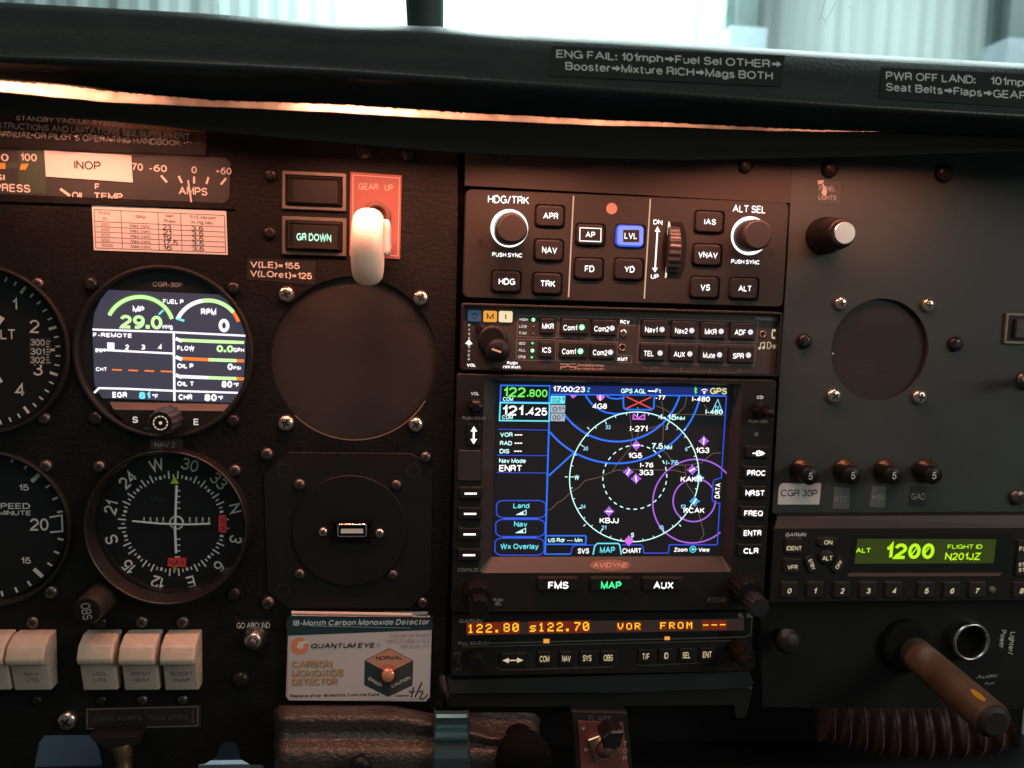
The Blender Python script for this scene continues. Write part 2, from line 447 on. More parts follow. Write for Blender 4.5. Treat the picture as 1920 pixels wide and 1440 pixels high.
    S['i'] = (.0, [[(0, x), (0, 0)], [(0, .90), (0, 1.0)]])
    S['k'] = (.52, [[(0, 1), (0, 0)], [(.48, x), (0, .26)], [(.18, .44), (.52, 0)]])
    S['l'] = (.0, [[(0, 1), (0, 0)]])
    S['m'] = (.88, [[(0, x), (0, 0)], A(.22, .50, .22, .23, 165, 0, 8) + [(.44, 0)], A(.66, .50, .22, .23, 165, 0, 8) + [(.88, 0)]])
    S['n'] = (.52, [[(0, x), (0, 0)], A(.26, .47, .26, .26, 165, 0, 8) + [(.52, 0)]])
    S['o'] = (.58, [A(.29, x / 2, .29, x / 2, 90, 450, 18)])
    S['p'] = (.56, [[(0, x), (0, -.27)], A(.28, x / 2, .28, x / 2, 170, -170, 16)])
    S['q'] = (.56, [[(.56, x), (.56, -.27)], A(.28, x / 2, .28, x / 2, 10, 350, 16)])
    S['r'] = (.30, [[(0, x), (0, 0)], [(0, .44), (.05, .60), (.16, .72), (.30, .72)]])
    S['s'] = (.48, [A(.24, .55, .21, .18, 20, 270, 9)[:-1] + A(.24, .185, .24, .185, 88, -165, 9)])
    S['t'] = (.32, [[(.13, .94), (.13, .14), (.18, .02), (.32, .01)], [(0, x), (.31, x)]])
    S['u'] = (.52, [[(0, x), (0, .26)] + A(.26, .26, .26, .26, 180, 345, 8), [(.52, x), (.52, 0)]])
    S['v'] = (.56, [[(0, x), (.28, 0), (.56, x)]])
    S['w'] = (.84, [[(0, x), (.21, 0), (.42, x), (.63, 0), (.84, x)]])
    S['x'] = (.54, [[(0, 0), (.53, x)], [(.01, x), (.54, 0)]])
    S['y'] = (.56, [[(0, x), (.29, .02)], [(.56, x), (.24, -.16), (.14, -.25), (.02, -.25)]])
    S['z'] = (.5, [[(0, x), (.5, x), (0, 0), (.5, 0)]])
    S['-'] = (.32, [[(0, .36), (.32, .36)]])
    S['+'] = (.50, [[(0, .40), (.50, .40)], [(.25, .65), (.25, .15)]])
    S['='] = (.54, [[(0, .28), (.54, .28)], [(0, .54), (.54, .54)]])
    S['/'] = (.36, [[(0, -.04), (.36, 1.04)]])
    S['.'] = (.02, [[(0, .07), (.02, .07)]])
    S[':'] = (.02, [[(0, .07), (.02, .07)], [(0, .62), (.02, .62)]])
    S["'"] = (.0, [[(0, 1), (0, .74)]])
    S['('] = (.20, [[(.20, 1.04), (.07, .82), (0, .52), (0, .30), (.07, .0), (.20, -.22)]])
    S[')'] = (.20, [[(0, 1.04), (.13, .82), (.20, .52), (.20, .30), (.13, .0), (0, -.22)]])
    S['\u00b0'] = (.26, [A(.13, .86, .13, .13, 90, 450, 10)])
    return S
_SK = _skeletons()
_GL = {}
def glyphs(s, bold, shear):
    """outline of a word: points (x, y, lift), faces, left and right edge; cap height 0.69"""
    k = (s, bold, shear)
    if k in _GL: return _GL[k]
    t = .132 + bold * 1.7
    mb = MB()
    cur, lift = 0.0, 0
    vs, fs = [], []
    for ch in s:
        if ch == ' ':
            cur += .36; continue
        w, strokes = _SK.get(ch, _SK['-'])
        for st in strokes:
            pts = [(cur + t / 2 + p[0], t / 2 + p[1] * (1 - t)) for p in st]
            m = MB()
            cl = len(pts) > 8 and math.hypot(pts[0][0] - pts[-1][0], pts[0][1] - pts[-1][1]) < 1e-6
            if ch in '.:':
                y = pts[0][1]; x = pts[0][0]; h = t * .62
                m.add([(x - h, 0, y - h), (x + h, 0, y - h), (x + h, 0, y + h), (x - h, 0, y + h)], [(0, 1, 2, 3)])
            else:
                m.stroke(pts[:-1] if cl else pts, t, 0, cl)
            n = len(vs)
            vs += [((v[0] + shear * v[2]) * .69, v[2] * .69, lift % 4) for v in m.v]
            fs += [tuple(i + n for i in f) for f in m.f]
            lift += 1
        cur += w + t + .085
    xs = [v[0] for v in vs] or [0, 1]
    _GL[k] = (vs, fs, min(xs), max(xs))
    return _GL[k]

# ------------------------------------------------------------------ objects
def origin(o):
    p = Vector((0, 0, 0))
    while o is not None:
        p += o.location; o = o.parent
    return p
def build(name, mb, parent=None, at=None):
    o0 = origin(parent) if parent else (Vector(at) * MM if at is not None else Vector((0, 0, 0)))
    m = bpy.data.meshes.new(name)
    m.from_pydata([tuple(Vector(v) * MM - o0) for v in mb.v], [], mb.f)
    for x in mb.mats: m.materials.append(x)
    for p, s, i in zip(m.polygons, mb.sm, mb.mi):
        p.use_smooth = s; p.material_index = i
    bm = bmesh.new(); bm.from_mesh(m)
    bmesh.ops.recalc_face_normals(bm, faces=bm.faces)
    bm.to_mesh(m); bm.free()
    o = bpy.data.objects.new(name, m)
    COL.objects.link(o)
    if parent: o.parent = parent
    elif at is not None: o.location = o0
    return o
def tag(o, label, cat, group=None):
    o['label'] = label; o['category'] = cat
    if group: o['group'] = group
    return o
def thing(name, label, cat, at, group=None):
    o = bpy.data.objects.new(name, None)
    o.empty_display_size = 0.01
    COL.objects.link(o)
    o.location = Vector(at) * MM
    return tag(o, label, cat, group)
def structure(name, mb):
    o = build(name, mb); o['kind'] = 'structure'
    return o
# ================================================================== the setting: panels, glareshield, outside
def qs(pts, d=0.0): return [q(x, y, d) for x, y in pts]
def at3(px, py, y):
    """point on the plane y mm beyond (+) the panel face"""
    return P(px, py, -y)

# left (pilot's) panel sheet with its openings
ALT_C, VSI_C, NAV_C, CGR_C = (-40, 657), (-25, 994), (311, 991), (306, 662)
HOLE_C, HOLE_R = q(665, 673, 0), 38.7
RHOLE_C, RHOLE_R = q(1650, 656, 0), 25.7
def pcirc(px, r, d=0.0): return circ(q(px[0], px[1], d), r, 64)
mb = MB(wrinkle)
left_out = qs([(-180, 120), (858, 160), (858, 420), (850, 800), (838, 1130), (832, 1330), (530, 1336), (524, 1460), (505, 1460), (492, 1434), (470, 1434), (452, 1424), (444, 1396), (436, 1392), (420, 1392), (413, 1400), (405, 1420), (385, 1432), (372, 1434),
                (366, 1460), (196, 1460), (186, 1405), (172, 1378), (84, 1379), (70, 1396), (58, 1460), (-180, 1460)])
mb.plate(left_out, [circ(HOLE_C, HOLE_R, 64), pcirc(ALT_C, 38.2), pcirc(VSI_C, 35.5), pcirc(CGR_C, 39.0), circ(q(326, 983, 0), 33.5, 64)], 0, 2.0)
structure('pilot_panel', mb)
# right panel sheet
mb = MB(greypaint)
right_out = qs([(1491, 180), (2620, 180), (2620, 962), (2080, 962), (1448, 964), (1462, 700), (1476, 500)])
mb.plate(right_out, [circ(RHOLE_C, RHOLE_R, 64)], 0, 2.0)
structure('copilot_panel', mb)
# radio rack standing behind the radios, seen only as dark gaps
mb = MB(gap)
mb.prism(qs([(815, 130), (1530, 130), (1500, 950), (1424, 1124), (1412, 1345), (790, 1345)]), -14, -6)
structure('radio_rack', mb)
# lower right sub-panel
mb = MB(mat('lower_panel_black', (0.0085, 0.0095, 0.009), 0.6, spec=0.3, bump=(500, 0.12, (1, 1, 1)), mottled=(40, 0.8, 1.25)))
mb.plate(qs([(1425, 1128), (2620, 1121), (2620, 1334), (1430, 1326)], -6), [], -6, 3.0)
structure('lower_panel', mb)
# footwell: lining and floor below the panel
mb = MB(mat('footwell_lining', (0.15, 0.18, 0.22), 0.6, mottled=(9, 0.7, 1.15)))
for a, b, c, dd, y in (((-260, 1300), (560, 1300), (560, 1640), (-260, 1640), 110),):
    mb.loft([[tuple(at3(px, py, y)) for px, py in (a, b, c, dd)], [tuple(at3(px, py, y + 6)) for px, py in (a, b, c, dd)]], True, True)
structure('footwell_lining', mb)
mb = MB(black)
z0 = q(900, 1440, 0)[1] - 55
mb.loft([[(-420, -170, z0), (420, -170, z0), (420, 190, z0), (-420, 190, z0)], [(-420, -170, z0 - 8), (420, -170, z0 - 8), (420, 190, z0 - 8), (-420, 190, z0 - 8)]], True, True)
mb.loft([[(-60, 120, z0), (420, 120, z0), (420, 120, z0 + 130), (-60, 120, z0 + 130)], [(-60, 126, z0), (420, 126, z0), (420, 126, z0 + 130), (-60, 126, z0 + 130)]], True, True)
structure('footwell_floor', mb)

# ---- hangar wall far beyond the windscreen
mb = MB(mat('corrugated_sheet', (0.58, 0.68, 0.68), 0.5, metal=0.0, mottled=(1.2, 0.72, 1.2)))
_nt = mb.mats[0].node_tree
_mp = _nt.nodes.new('ShaderNodeMapping'); _mp.inputs['Scale'].default_value = (6, 1, 0.12)
_tc = [n for n in _nt.nodes if n.type == 'TEX_COORD'][0]; _nz = [n for n in _nt.nodes if n.type == 'TEX_NOISE'][0]
_nt.links.new(_tc.outputs['Object'], _mp.inputs[0]); _nt.links.new(_mp.outputs[0], _nz.inputs['Vector'])
top, bot = [], []
n = 300
for i in range(n + 1):
    x = -3200 + 6400 * i / n
    y = 3600 + 3 * math.sin(i * PI / 2.0) + 3.5 * math.sin(i * 0.7) + 2 * math.sin(i * .31 + 1)
    top.append((x, y, 2600)); bot.append((x, y, -900))
mb.loft([bot, top], False, False, closed=False)
mb.loft([[(p[0], p[1] + 40, p[2]) for p in (bot[0], bot[-1], top[-1], top[0])], [(p[0], p[1] + 50, p[2]) for p in (bot[0], bot[-1], top[-1], top[0])]], True, True)
o = build('hangar_wall', mb)
tag(o, 'pale corrugated metal hangar wall beyond the windscreen', 'wall')
steel = mat('weathered_steel', (0.14, 0.19, 0.19), 0.5, mottled=(6, 0.8, 1.2))
blue_grey = mat('pale_blue_steel', (0.42, 0.52, 0.58), 0.5, mottled=(9, 0.85, 1.1))
def column(cx, ybot, w, base_w, lab):
    Y = 3380
    b = at3(cx, ybot, Y)
    t = thing('steel_column', lab, 'column', (b.x, Y, -900), 'steel columns of the hangar')
    k = (D + Y) / F
    hw = w * k / 2
    m = MB(steel)
    for xx, wid in ((-hw, 14), (0, 10), (hw, 14)):      # I-section: two flanges and a web
        pass
    for (xa, xb, ya, yb) in ((-hw, hw, 0, 16), (-hw, hw, 130, 146), (-8, 8, 16, 130)):
        m.loft([[(b.x + xa, Y + ya, -900), (b.x + xb, Y + ya, -900), (b.x + xb, Y + yb, -900), (b.x + xa, Y + yb, -900)],
                [(b.x + xa, Y + ya, 2500), (b.x + xb, Y + ya, 2500), (b.x + xb, Y + yb, 2500), (b.x + xa, Y + yb, 2500)]], True, True)
    build('shaft', m, t)
    m = MB(blue_grey)
    bw = base_w * k / 2
    zt = b.z
    m.loft([[(b.x - bw, Y - 30, -900), (b.x + bw, Y - 30, -900), (b.x + bw, Y + 170, -900), (b.x - bw, Y + 170, -900)],
            [(b.x - bw, Y - 30, zt), (b.x + bw, Y - 30, zt), (b.x + bw, Y + 170, zt), (b.x - bw, Y + 170, zt)]], True, True)
    build('base_plate', m, t)
column(1400, 54, 40, 70, 'dark steel column seen through the windscreen above the engine failure placard')
column(1912, 76, 46, 66, 'dark steel column seen through the windscreen above the power off landing placard')

# ---- windscreen pane and its centre post
mb = MB(glassmat('windscreen_acrylic', (0.96, 1.0, 0.99), 0.02))
a = [at3(px, py, 170) for px, py in ((-250, 160), (2200, 260))]
bq = [at3(px, py, 30) for px, py in ((2200, -420), (-250, -420))]
pane = a + bq
nrm = (pane[1] - pane[0]).cross(pane[3] - pane[0]).normalized() * 3
mb.loft([[tuple(p) for p in pane], [tuple(p + nrm) for p in pane]], True, True)
ws = thing('windscreen', 'clear windscreen pane with fine scratches above the black glareshield', 'windscreen', (0, 170, pane[0].z))
build('pane', mb, ws)
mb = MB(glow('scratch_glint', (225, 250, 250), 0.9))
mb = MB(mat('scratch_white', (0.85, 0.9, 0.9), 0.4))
def wpt(px, py):
    # the pane's plane met by the view ray
    d = P(px, py, -100) - Vector((0, -D, 0))
    o0 = Vector((0, -D, 0)); nn = nrm.normalized()
    tt = (pane[0] - o0).dot(nn) / d.dot(nn)
    return o0 + d * tt
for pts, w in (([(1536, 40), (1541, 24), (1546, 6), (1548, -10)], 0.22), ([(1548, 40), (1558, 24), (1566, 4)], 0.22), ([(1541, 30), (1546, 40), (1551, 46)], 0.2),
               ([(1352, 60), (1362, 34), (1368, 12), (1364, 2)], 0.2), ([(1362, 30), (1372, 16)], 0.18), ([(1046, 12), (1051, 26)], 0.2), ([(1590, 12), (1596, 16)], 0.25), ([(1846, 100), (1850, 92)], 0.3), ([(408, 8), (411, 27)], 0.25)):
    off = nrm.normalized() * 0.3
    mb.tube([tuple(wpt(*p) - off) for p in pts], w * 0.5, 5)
build('scratches', mb, ws)
mb = MB(mat('post_paint', (0.11, 0.14, 0.13), 0.45, mottled=(20, 0.85, 1.15)))
lo = [at3(px, 62, 150) for px in (764, 832)]
hi = [at3(px, -300, 31) for px in (743, 835)]
def post_loop(l, r, s):
    w = (r - l).length
    return [tuple(l + (r - l) * u + Vector((0, v, 0))) for u, v in ((0.0, 6), (0.12, -3), (0.5, -7), (0.88, -3), (1.0, 6), (1.0, 22), (0.0, 22))]
mb.loft([post_loop(lo[0] + Vector((0, 0, -30)), lo[1] + Vector((0, 0, -30)), 1), post_loop(lo[0], lo[1], 1), post_loop(hi[0], hi[1], 1)], True, True, smooth=True)
o = build('windscreen_post', mb, at=lo[0])
tag(o, 'dark upright windscreen post rising from the middle of the glareshield', 'post')

# ---- glareshield: padded roll, then the lit gap, then the lower visor
XS = [-700, -260, 0, 200, 400, 640, 800, 960, 1120, 1280, 1440, 1600, 1760, 1920, 2180, 2620]
def interp(tab, x):
    if x <= tab[0][0]:
        (x0, y0), (x1, y1) = tab[0], tab[1]
    else:
        for (x0, y0), (x1, y1) in zip(tab, tab[1:]):
            if x <= x1: break
    return y0 + (y1 - y0) * (x - x0) / (x1 - x0)
SIL = [(0, 4), (400, 26), (640, 46), (760, 48), (832, 50), (900, 60), (960, 64), (1130, 72), (1280, 81), (1600, 101), (1920, 119)]
RIDGE = [(0, 103), (320, 112), (640, 128), (960, 150), (1280, 171), (1600, 194), (1920, 214)]
LIP = [(0, 152), (120, 160), (210, 172), (400, 188), (640, 196), (860, 211), (1000, 218), (1130, 225), (1280, 231), (1500, 242.5), (1640, 247), (1920, 256)]
GLB = [(0, 173), (210, 193), (420, 202), (640, 212), (860, 225), (1130, 236), (1280, 239.5), (1440, 246), (1660, 248), (1920, 254)]
VIS = [(-700, 190), (-260, 205), (0, 214), (200, 226), (420, 249), (640, 269), (860, 288), (1100, 297), (1280, 301), (1490, 297), (1700, 291), (1920, 283)]
FX = [XS[0] + (XS[-1] - XS[0]) * i / 120 for i in range(121)]
def row(tab, d, dy=0.0, jitter=0.0):
    return [tuple(P(x, interp(tab, x) + dy + (random.uniform(-1, 1) * jitter if jitter else 0), d)) for x in FX]
def mix(t0, t1, k):
    return [(x, interp(t0, x) * (1 - k) + interp(t1, x) * k) for x in XS]
gs = thing('glareshield', 'black padded vinyl glareshield running across the top of the panel', 'glareshield', (0, -60, q(960, 100, 60)[1]))
mb = MB(shield)
back = [(x, y + 120, z - 2) for x, y, z in row(SIL, 40)]
far = [(x, y + 215, z - 8) for x, y, z in row(SIL, 40)]
loops = [far, back, row(SIL, 36, 1.5), row(SIL, 48), row(mix(SIL, RIDGE, 0.12), 60), row(mix(SIL, RIDGE, 0.5), 66), row(mix(SIL, RIDGE, 0.85), 71), row(RIDGE, 75),
         row(mix(RIDGE, LIP, 0.14), 75.5), row(mix(RIDGE, LIP, 0.3), 72), row(mix(RIDGE, LIP, 0.6), 65), row(mix(RIDGE, LIP, 0.9), 60), row(LIP, 58, 0, 0.5), row(LIP, 52, -4)]
mb.loft(loops, False, False, closed=False, smooth=True)
build('padded_roll', mb, gs)
# lower visor hanging in front of the top edge of the panel
mb = MB(mat('visor_vinyl', (0.011, 0.0115, 0.0105), 0.75, spec=0.2, bump=(700, 0.16, (1, 1, 1)), mottled=(40, 0.85, 1.15)))
loops = [row(GLB, 40, -4), row(GLB, 56, 0, 0.6), row(mix(GLB, VIS, 0.04), 56.8), row(mix(GLB, VIS, 0.35), 55.5), row(mix(GLB, VIS, 0.7), 57), row(mix(GLB, VIS, 0.96), 59.5), row(VIS, 59.5), row(VIS, 58, -3), row(mix(GLB, VIS, 0.7), 55), row(mix(GLB, VIS, 0.3), 53)]
mb.loft(loops, False, False, closed=False, smooth=True)
build('visor', mb, gs)
# the lamp strip in the gap, and the frayed felt ledge it lights
def felt_row(tab, d, dy, j, ):
    return row(tab, d, dy, j)
FX_SAVE = FX
FX = [-700 + 3320 * i / 520 for i in range(521)]
mb = MB(glowshelf)
mb.loft([felt_row(GLB, 41, 5, 0), felt_row(GLB, 44, 2, 0.4), felt_row(mix(GLB, LIP, 0.45), 46, 0, 1.1), felt_row(LIP, 48, 1.0, 1.4), felt_row(LIP, 50, -2.0, 1.6)], False, False, closed=False)
build('felt_edge', mb, gs)
FX = FX_SAVE
# lamp strip: a row of lamp windows behind the gap; each stretch has its own brightness
ls = thing('lamp_strip', 'glowing orange panel lamp strip in the gap beneath the glareshield', 'lamp', (0, -38, q(700, 210, 38)[1]))
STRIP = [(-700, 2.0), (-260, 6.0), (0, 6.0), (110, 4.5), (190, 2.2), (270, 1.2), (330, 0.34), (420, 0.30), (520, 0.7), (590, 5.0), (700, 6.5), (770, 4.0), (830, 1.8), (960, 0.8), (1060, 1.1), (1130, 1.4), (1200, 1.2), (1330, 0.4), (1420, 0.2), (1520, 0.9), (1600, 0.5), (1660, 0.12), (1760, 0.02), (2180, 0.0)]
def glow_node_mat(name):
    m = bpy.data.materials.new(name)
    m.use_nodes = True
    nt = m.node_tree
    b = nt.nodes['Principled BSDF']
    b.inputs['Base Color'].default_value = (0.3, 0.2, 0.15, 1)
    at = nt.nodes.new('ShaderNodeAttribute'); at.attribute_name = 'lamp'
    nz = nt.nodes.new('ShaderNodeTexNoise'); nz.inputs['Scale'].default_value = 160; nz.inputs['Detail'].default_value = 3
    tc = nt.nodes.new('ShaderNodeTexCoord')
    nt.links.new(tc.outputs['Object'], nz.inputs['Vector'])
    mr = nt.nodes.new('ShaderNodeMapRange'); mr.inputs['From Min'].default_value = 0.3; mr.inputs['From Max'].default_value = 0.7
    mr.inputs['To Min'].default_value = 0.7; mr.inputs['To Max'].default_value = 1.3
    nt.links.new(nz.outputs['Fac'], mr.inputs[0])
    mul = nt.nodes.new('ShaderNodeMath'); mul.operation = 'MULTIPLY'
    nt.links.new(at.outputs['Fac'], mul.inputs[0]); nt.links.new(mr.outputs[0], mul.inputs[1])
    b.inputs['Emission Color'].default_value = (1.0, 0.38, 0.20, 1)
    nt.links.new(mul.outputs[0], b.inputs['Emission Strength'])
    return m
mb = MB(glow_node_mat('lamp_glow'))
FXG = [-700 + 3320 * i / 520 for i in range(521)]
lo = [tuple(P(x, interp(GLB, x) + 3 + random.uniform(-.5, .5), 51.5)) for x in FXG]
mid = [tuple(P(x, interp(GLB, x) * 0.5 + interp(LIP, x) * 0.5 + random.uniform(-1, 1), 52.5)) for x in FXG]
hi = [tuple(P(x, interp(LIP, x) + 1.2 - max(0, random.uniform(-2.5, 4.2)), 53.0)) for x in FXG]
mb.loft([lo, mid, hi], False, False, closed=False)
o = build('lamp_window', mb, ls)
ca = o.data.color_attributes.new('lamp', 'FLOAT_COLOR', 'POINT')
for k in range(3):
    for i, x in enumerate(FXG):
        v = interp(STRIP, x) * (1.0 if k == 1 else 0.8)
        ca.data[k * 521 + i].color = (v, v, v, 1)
# ================================================================== screws
def screw_mesh(r, m, name, style='cross'):
    mb = MB(m)
    mb.lathe((0, 0), [(r * 1.0, -0.6), (r, 0.15 * r), (r * 0.95, 0.38 * r), (r * 0.8, 0.56 * r), (r * 0.55, 0.68 * r), (r * 0.25, 0.73 * r), (0.001, 0.74 * r)], 20)
    s = MB(slotblack)
    a, b, d = r * 0.5, r * 0.13, r * 0.745
    cr = [(b, a), (-b, a), (-b, b), (-a, b), (-a, -b), (-b, -b), (-b, -a), (b, -a), (b, -b), (a, -b), (a, b), (b, b)]
    ca, sa = math.cos(0.5), math.sin(0.5)
    s.prism([(x * ca - z * sa, x * sa + z * ca) for x, z in cr], 0.4 * r, d)
    return mb, s
_SC = {}
def screw(px, py, rpx, kind, label, d=0.0, group='cross-head screws of the panel'):
    m = {'bright': chrome, 'dark': darkmetal, 'brown': brownmetal}[kind]
    r = round(rpx * px_mm(px, py, d), 1)
    key = (r, kind)
    p = P(px, py, d)
    if key not in _SC:
        mb, s = screw_mesh(r, m, 'screw')
        o = build('screw', mb, at=(0, 0, 0))
        c = build('cross_recess', s, o)
        _SC[key] = (o, c)
        o.location = p * MM
        o.rotation_euler = (0, random.uniform(0, PI), 0)
    else:
        o0, c0 = _SC[key]
        o = o0.copy(); COL.objects.link(o)
        c = c0.copy(); COL.objects.link(c); c.parent = o
        o.location = p * MM
        o.rotation_euler = (0, random.uniform(0, PI), 0)
    tag(o, label, 'screw', group)
    return o

# ================================================================== left panel
def sticker(name, label, cat, pts, base, d0=0.0, th=0.25, draw=None, group=None):
    mb = MB(base)
    mb.prism(qs(pts, d0 + th), d0, d0 + th)
    if draw: draw(mb, d0 + th + 0.06)
    cx = sum(p[0] for p in pts) / len(pts); cy = sum(p[1] for p in pts) / len(pts)
    o = build(name, mb, at=P(cx, cy, d0))
    return tag(o, label, cat, group)

# --- strip gauge cluster with its glossy eyebrow
t = thing('gauge_cluster', 'strip gauge cluster with oil and amps scales behind glass at top left', 'gauge', P(180, 325))
mb = MB(mat('gauge_face', (0.030, 0.037, 0.035), 0.5, mottled=(30, 0.8, 1.2)))
mb.prism(qs([(-160, 270), (424, 296), (432, 306), (430, 372), (420, 381), (-160, 360)], 0.4), -1, 0.4)
d = 0.5
mb.use(mat('scale_green', (0.04, 0.075, 0.05), 0.5)); mb.prect(-40, 304, 42, 316, d); mb.prect(35, 282, 86, 362, 0.45)
mb.use(mat('scale_orange', (0.75, 0.36, 0.06), 0.5)); mb.pf([(-4, 305), (10, 306), (10, 317), (-4, 316)], d + .05); mb.pf([(40, 307), (54, 307), (48, 318), (37, 318)], d + .05)
mb.use(whitepaint)
for s, x0, x1, y0, y1 in (('80', -14, 16, 288, 302), ('100', 39, 69, 288, 302), ('PSI', -28, 9, 326, 338), ('PRESS', -10, 57, 345, 360), ('TEMP', 177, 230, 362, 374), ('OIL', 135, 159, 360, 373), ('F', 178, 186, 344, 355),
                          ('70', 248, 268, 306, 320), ('-60', 280, 313, 309, 322), ('0', 359, 369, 312, 325), ('+60', 405, 434, 314, 327), ('AMPS', 335, 389, 351, 366)):
    mb.t(s, x0, x1, y0, y1, d + .05)
for a, b in (((302, 329), (313, 342)), ((335, 330), (341, 343)), ((364, 331), (364, 344)), ((391, 332), (387, 345)), ((424, 334), (414, 346))): mb.pl([a, b], 4, d + .05)
mb.pl([(113, 354), (131, 367)], 5, d + .05)
build('face', mb, t)
mb = MB(whitepaint); c0, c1 = P(353, 338, 1.2), P(359, 379, 1.2)
mb.tube([tuple(c0), tuple(c1)], 0.45, 8); build('needle', mb, t)
mb = MB(wrinkle)
mb.prism(qs([(-160, 357), (432, 381), (440, 392), (-160, 372)], 1.2), 0, 1.2, 0.4); build('lower_edge', mb, t)
# glossy clear cover with a placard above it
t = thing('limitations_placard', 'black limitations placard with pale lettering under a glossy cover strip at top left', 'placard', P(190, 250))
mb = MB(mat('placard_black', (0.010, 0.011, 0.011), 0.25))
mb.prism(qs([(-160, 196), (388, 243), (386, 292), (-160, 272)], 1.0), -1, 1.0)
mb.use(whitepaint)
d = 1.08
def slanted(mb, s, x0, x1, y0, y1, cap, d, bold=0.02):
    a, b = q(x0, y0, d), q(x1, y1, d)
    c = ((a[0] + b[0]) / 2, (a[1] + b[1]) / 2)
    mb.tmm(s, c, dist(a, b), cap * px_mm((x0 + x1) / 2, (y0 + y1) / 2, d), d, math.degrees(math.atan2(b[1] - a[1], b[0] - a[0])), bold)
slanted(mb, 'STANDBY VACUUM SYSTEM', 30, 230, 221, 233, 9, d)
slanted(mb, 'OPERATING INSTRUCTIONS AND LIMITATIONS SEE SUPPLEMENT', -112, 355, 228, 256, 12, d, 0.03)
slanted(mb, "OWNER'S MANUAL OR PILOT'S OPERATING HANDBOOK", -86, 338, 246, 268, 12, d, 0.03)
build('plate', mb, t)
mb = MB(glassmat('wavy_cover', (0.9, 0.9, 0.9), 0.03, 0.08, 0.8))
pts = []
prof = [(0.0, 1.8), (0.25, 4.0), (0.55, 4.6), (0.8, 3.2), (1.0, 1.8)]
loops = []
for k, dd in prof:
    loops.append([tuple(P(x, (222 + (x + 160) * 0.045) * (1 - k) + (274 + (x + 160) * 0.04) * k + 1.2 * math.sin(x * 0.11), dd + 0.7 * math.sin(x * .05 + k * 3))) for x in range(-160, 390, 12)])
mb.loft(loops, False, False, closed=False, smooth=True)
build('clear_cover', mb, t)

sticker('inop_label', 'white paper label reading INOP stuck over the oil gauge', 'label', [(83, 282), (246, 291), (249, 342), (86, 331)], paper, 0.6, 0.3,
        lambda mb, d: mb.use(ink) and mb.t('INOP', 139, 189, 302, 318, d))
def table(mb, d):
    mb.use(ink)
    L = lambda pts, w=1.1: mb.pl(pts, w, d)
    tl, tr, br, bl = (172, 384), (424, 396), (427, 478), (176, 469)
    def uv(u, v):
        return (tl[0] * (1 - u) * (1 - v) + tr[0] * u * (1 - v) + br[0] * u * v + bl[0] * (1 - u) * v, tl[1] * (1 - u) * (1 - v) + tr[1] * u * (1 - v) + br[1] * u * v + bl[1] * (1 - u) * v)
    vs = [0.10, 0.365, 0.48, 0.595, 0.71, 0.82, 0.95]
    for v in vs: L([uv(0.015, v), uv(0.985, v)])
    for u in (0.015, 0.215, 0.49, 0.66, 0.985): L([uv(u, 0.10), uv(u, 0.95)])
    def tt(s, u0, u1, v, h, m=ink):
        a = uv((u0 + u1) / 2, v); w = (u1 - u0) * 253
        mb.use(m); mb.t(s, a[0] - w / 2, a[0] + w / 2, a[1] - h / 2, a[1] + h / 2, d, rot=-1.0, bold=0.01)
    tt('Press', .05, .135, .165, 6, inkfade); tt('Alt.', .075, .115, .29, 6, inkfade); tt('RPM', .325, .395, .225, 6)
    tt('Man', .545, .605, .165, 6); tt('Press', .535, .62, .285, 6); tt('SVS Vacuum', .73, .92, .165, 6); tt('in. Hg. Min.', .74, .90, .285, 6)
    for k, s in enumerate(('2000', '4000', '6000', '8000', '10000')):
        v = .425 + .115 * k
        tt(s, .06, .125 if k < 4 else .145, v, 6, inkfade); tt('Max. cont.', .28, .43, v, 6)
    for k, s in enumerate(('23', '21', '19', '17.5', '16')): tt(s, .52, .585 if k != 3 else .63, .425 + .115 * k, 9)
    for k in range(5): tt('3.5', .735, .825, .425 + .115 * k, 8)
sticker('vacuum_table_placard', 'pinkish white printed table with handwritten vacuum figures below the gauges', 'placard', [(172, 384), (424, 396), (427, 478), (176, 469)], paper, 0.0, 0.3, table)

# --- annunciator lamps
alu = mat('dull_aluminium_frame', (0.22, 0.20, 0.17), 0.45, metal=0.6, mottled=(80, 0.85, 1.1))
def annunciator(cx, cy, w, h, label, word):
    t = thing('indicator_light', label, 'indicator', P(cx, cy), 'rectangular indicator lights beside the gear lever')
    mb = MB(alu)
    c, ww, hh = cwh(cx, cy, w, h, 1.5)
    mb.rr(c, ww, hh, 0.5, [(0, -1), (0, 1.2), (0.3, 1.5), (1.6, 1.5), (1.9, 0.2)], 2, False)
    build('frame', mb, t)
    mb = MB(knobblack)
    mb.rr(c, ww - 3.4, hh - 3.4, 0.5, [(0, -1), (0, 1.3), (1.3, 3.4), (1.6, 3.4), (2.2, 2.9)], 2, True)
    build('housing', mb, t)
    mb = MB(mat('lens_smoked', (0.020, 0.020, 0.017), 0.35))
    c3, w3, h3 = cwh(cx + 2, cy + 1, w - 36, h - 28, 3.4)
    mb.rr(c3, w3, h3, 0.3, [(0, 2.6), (0, 3.1), (0.25, 3.3)], 2, True)
    if word:
        mb.use(G['mint']); mb.t(word, 556, 621, 438, 452, 3.4, bold=0.035)
    build('lens', mb, t)
annunciator(589, 358, 121, 72, 'unlit rectangular indicator light with metal frame beside the gear placard', None)
annunciator(589, 443, 121, 72, 'rectangular indicator light glowing GR DOWN in green beside the gear lever', 'GR DOWN')

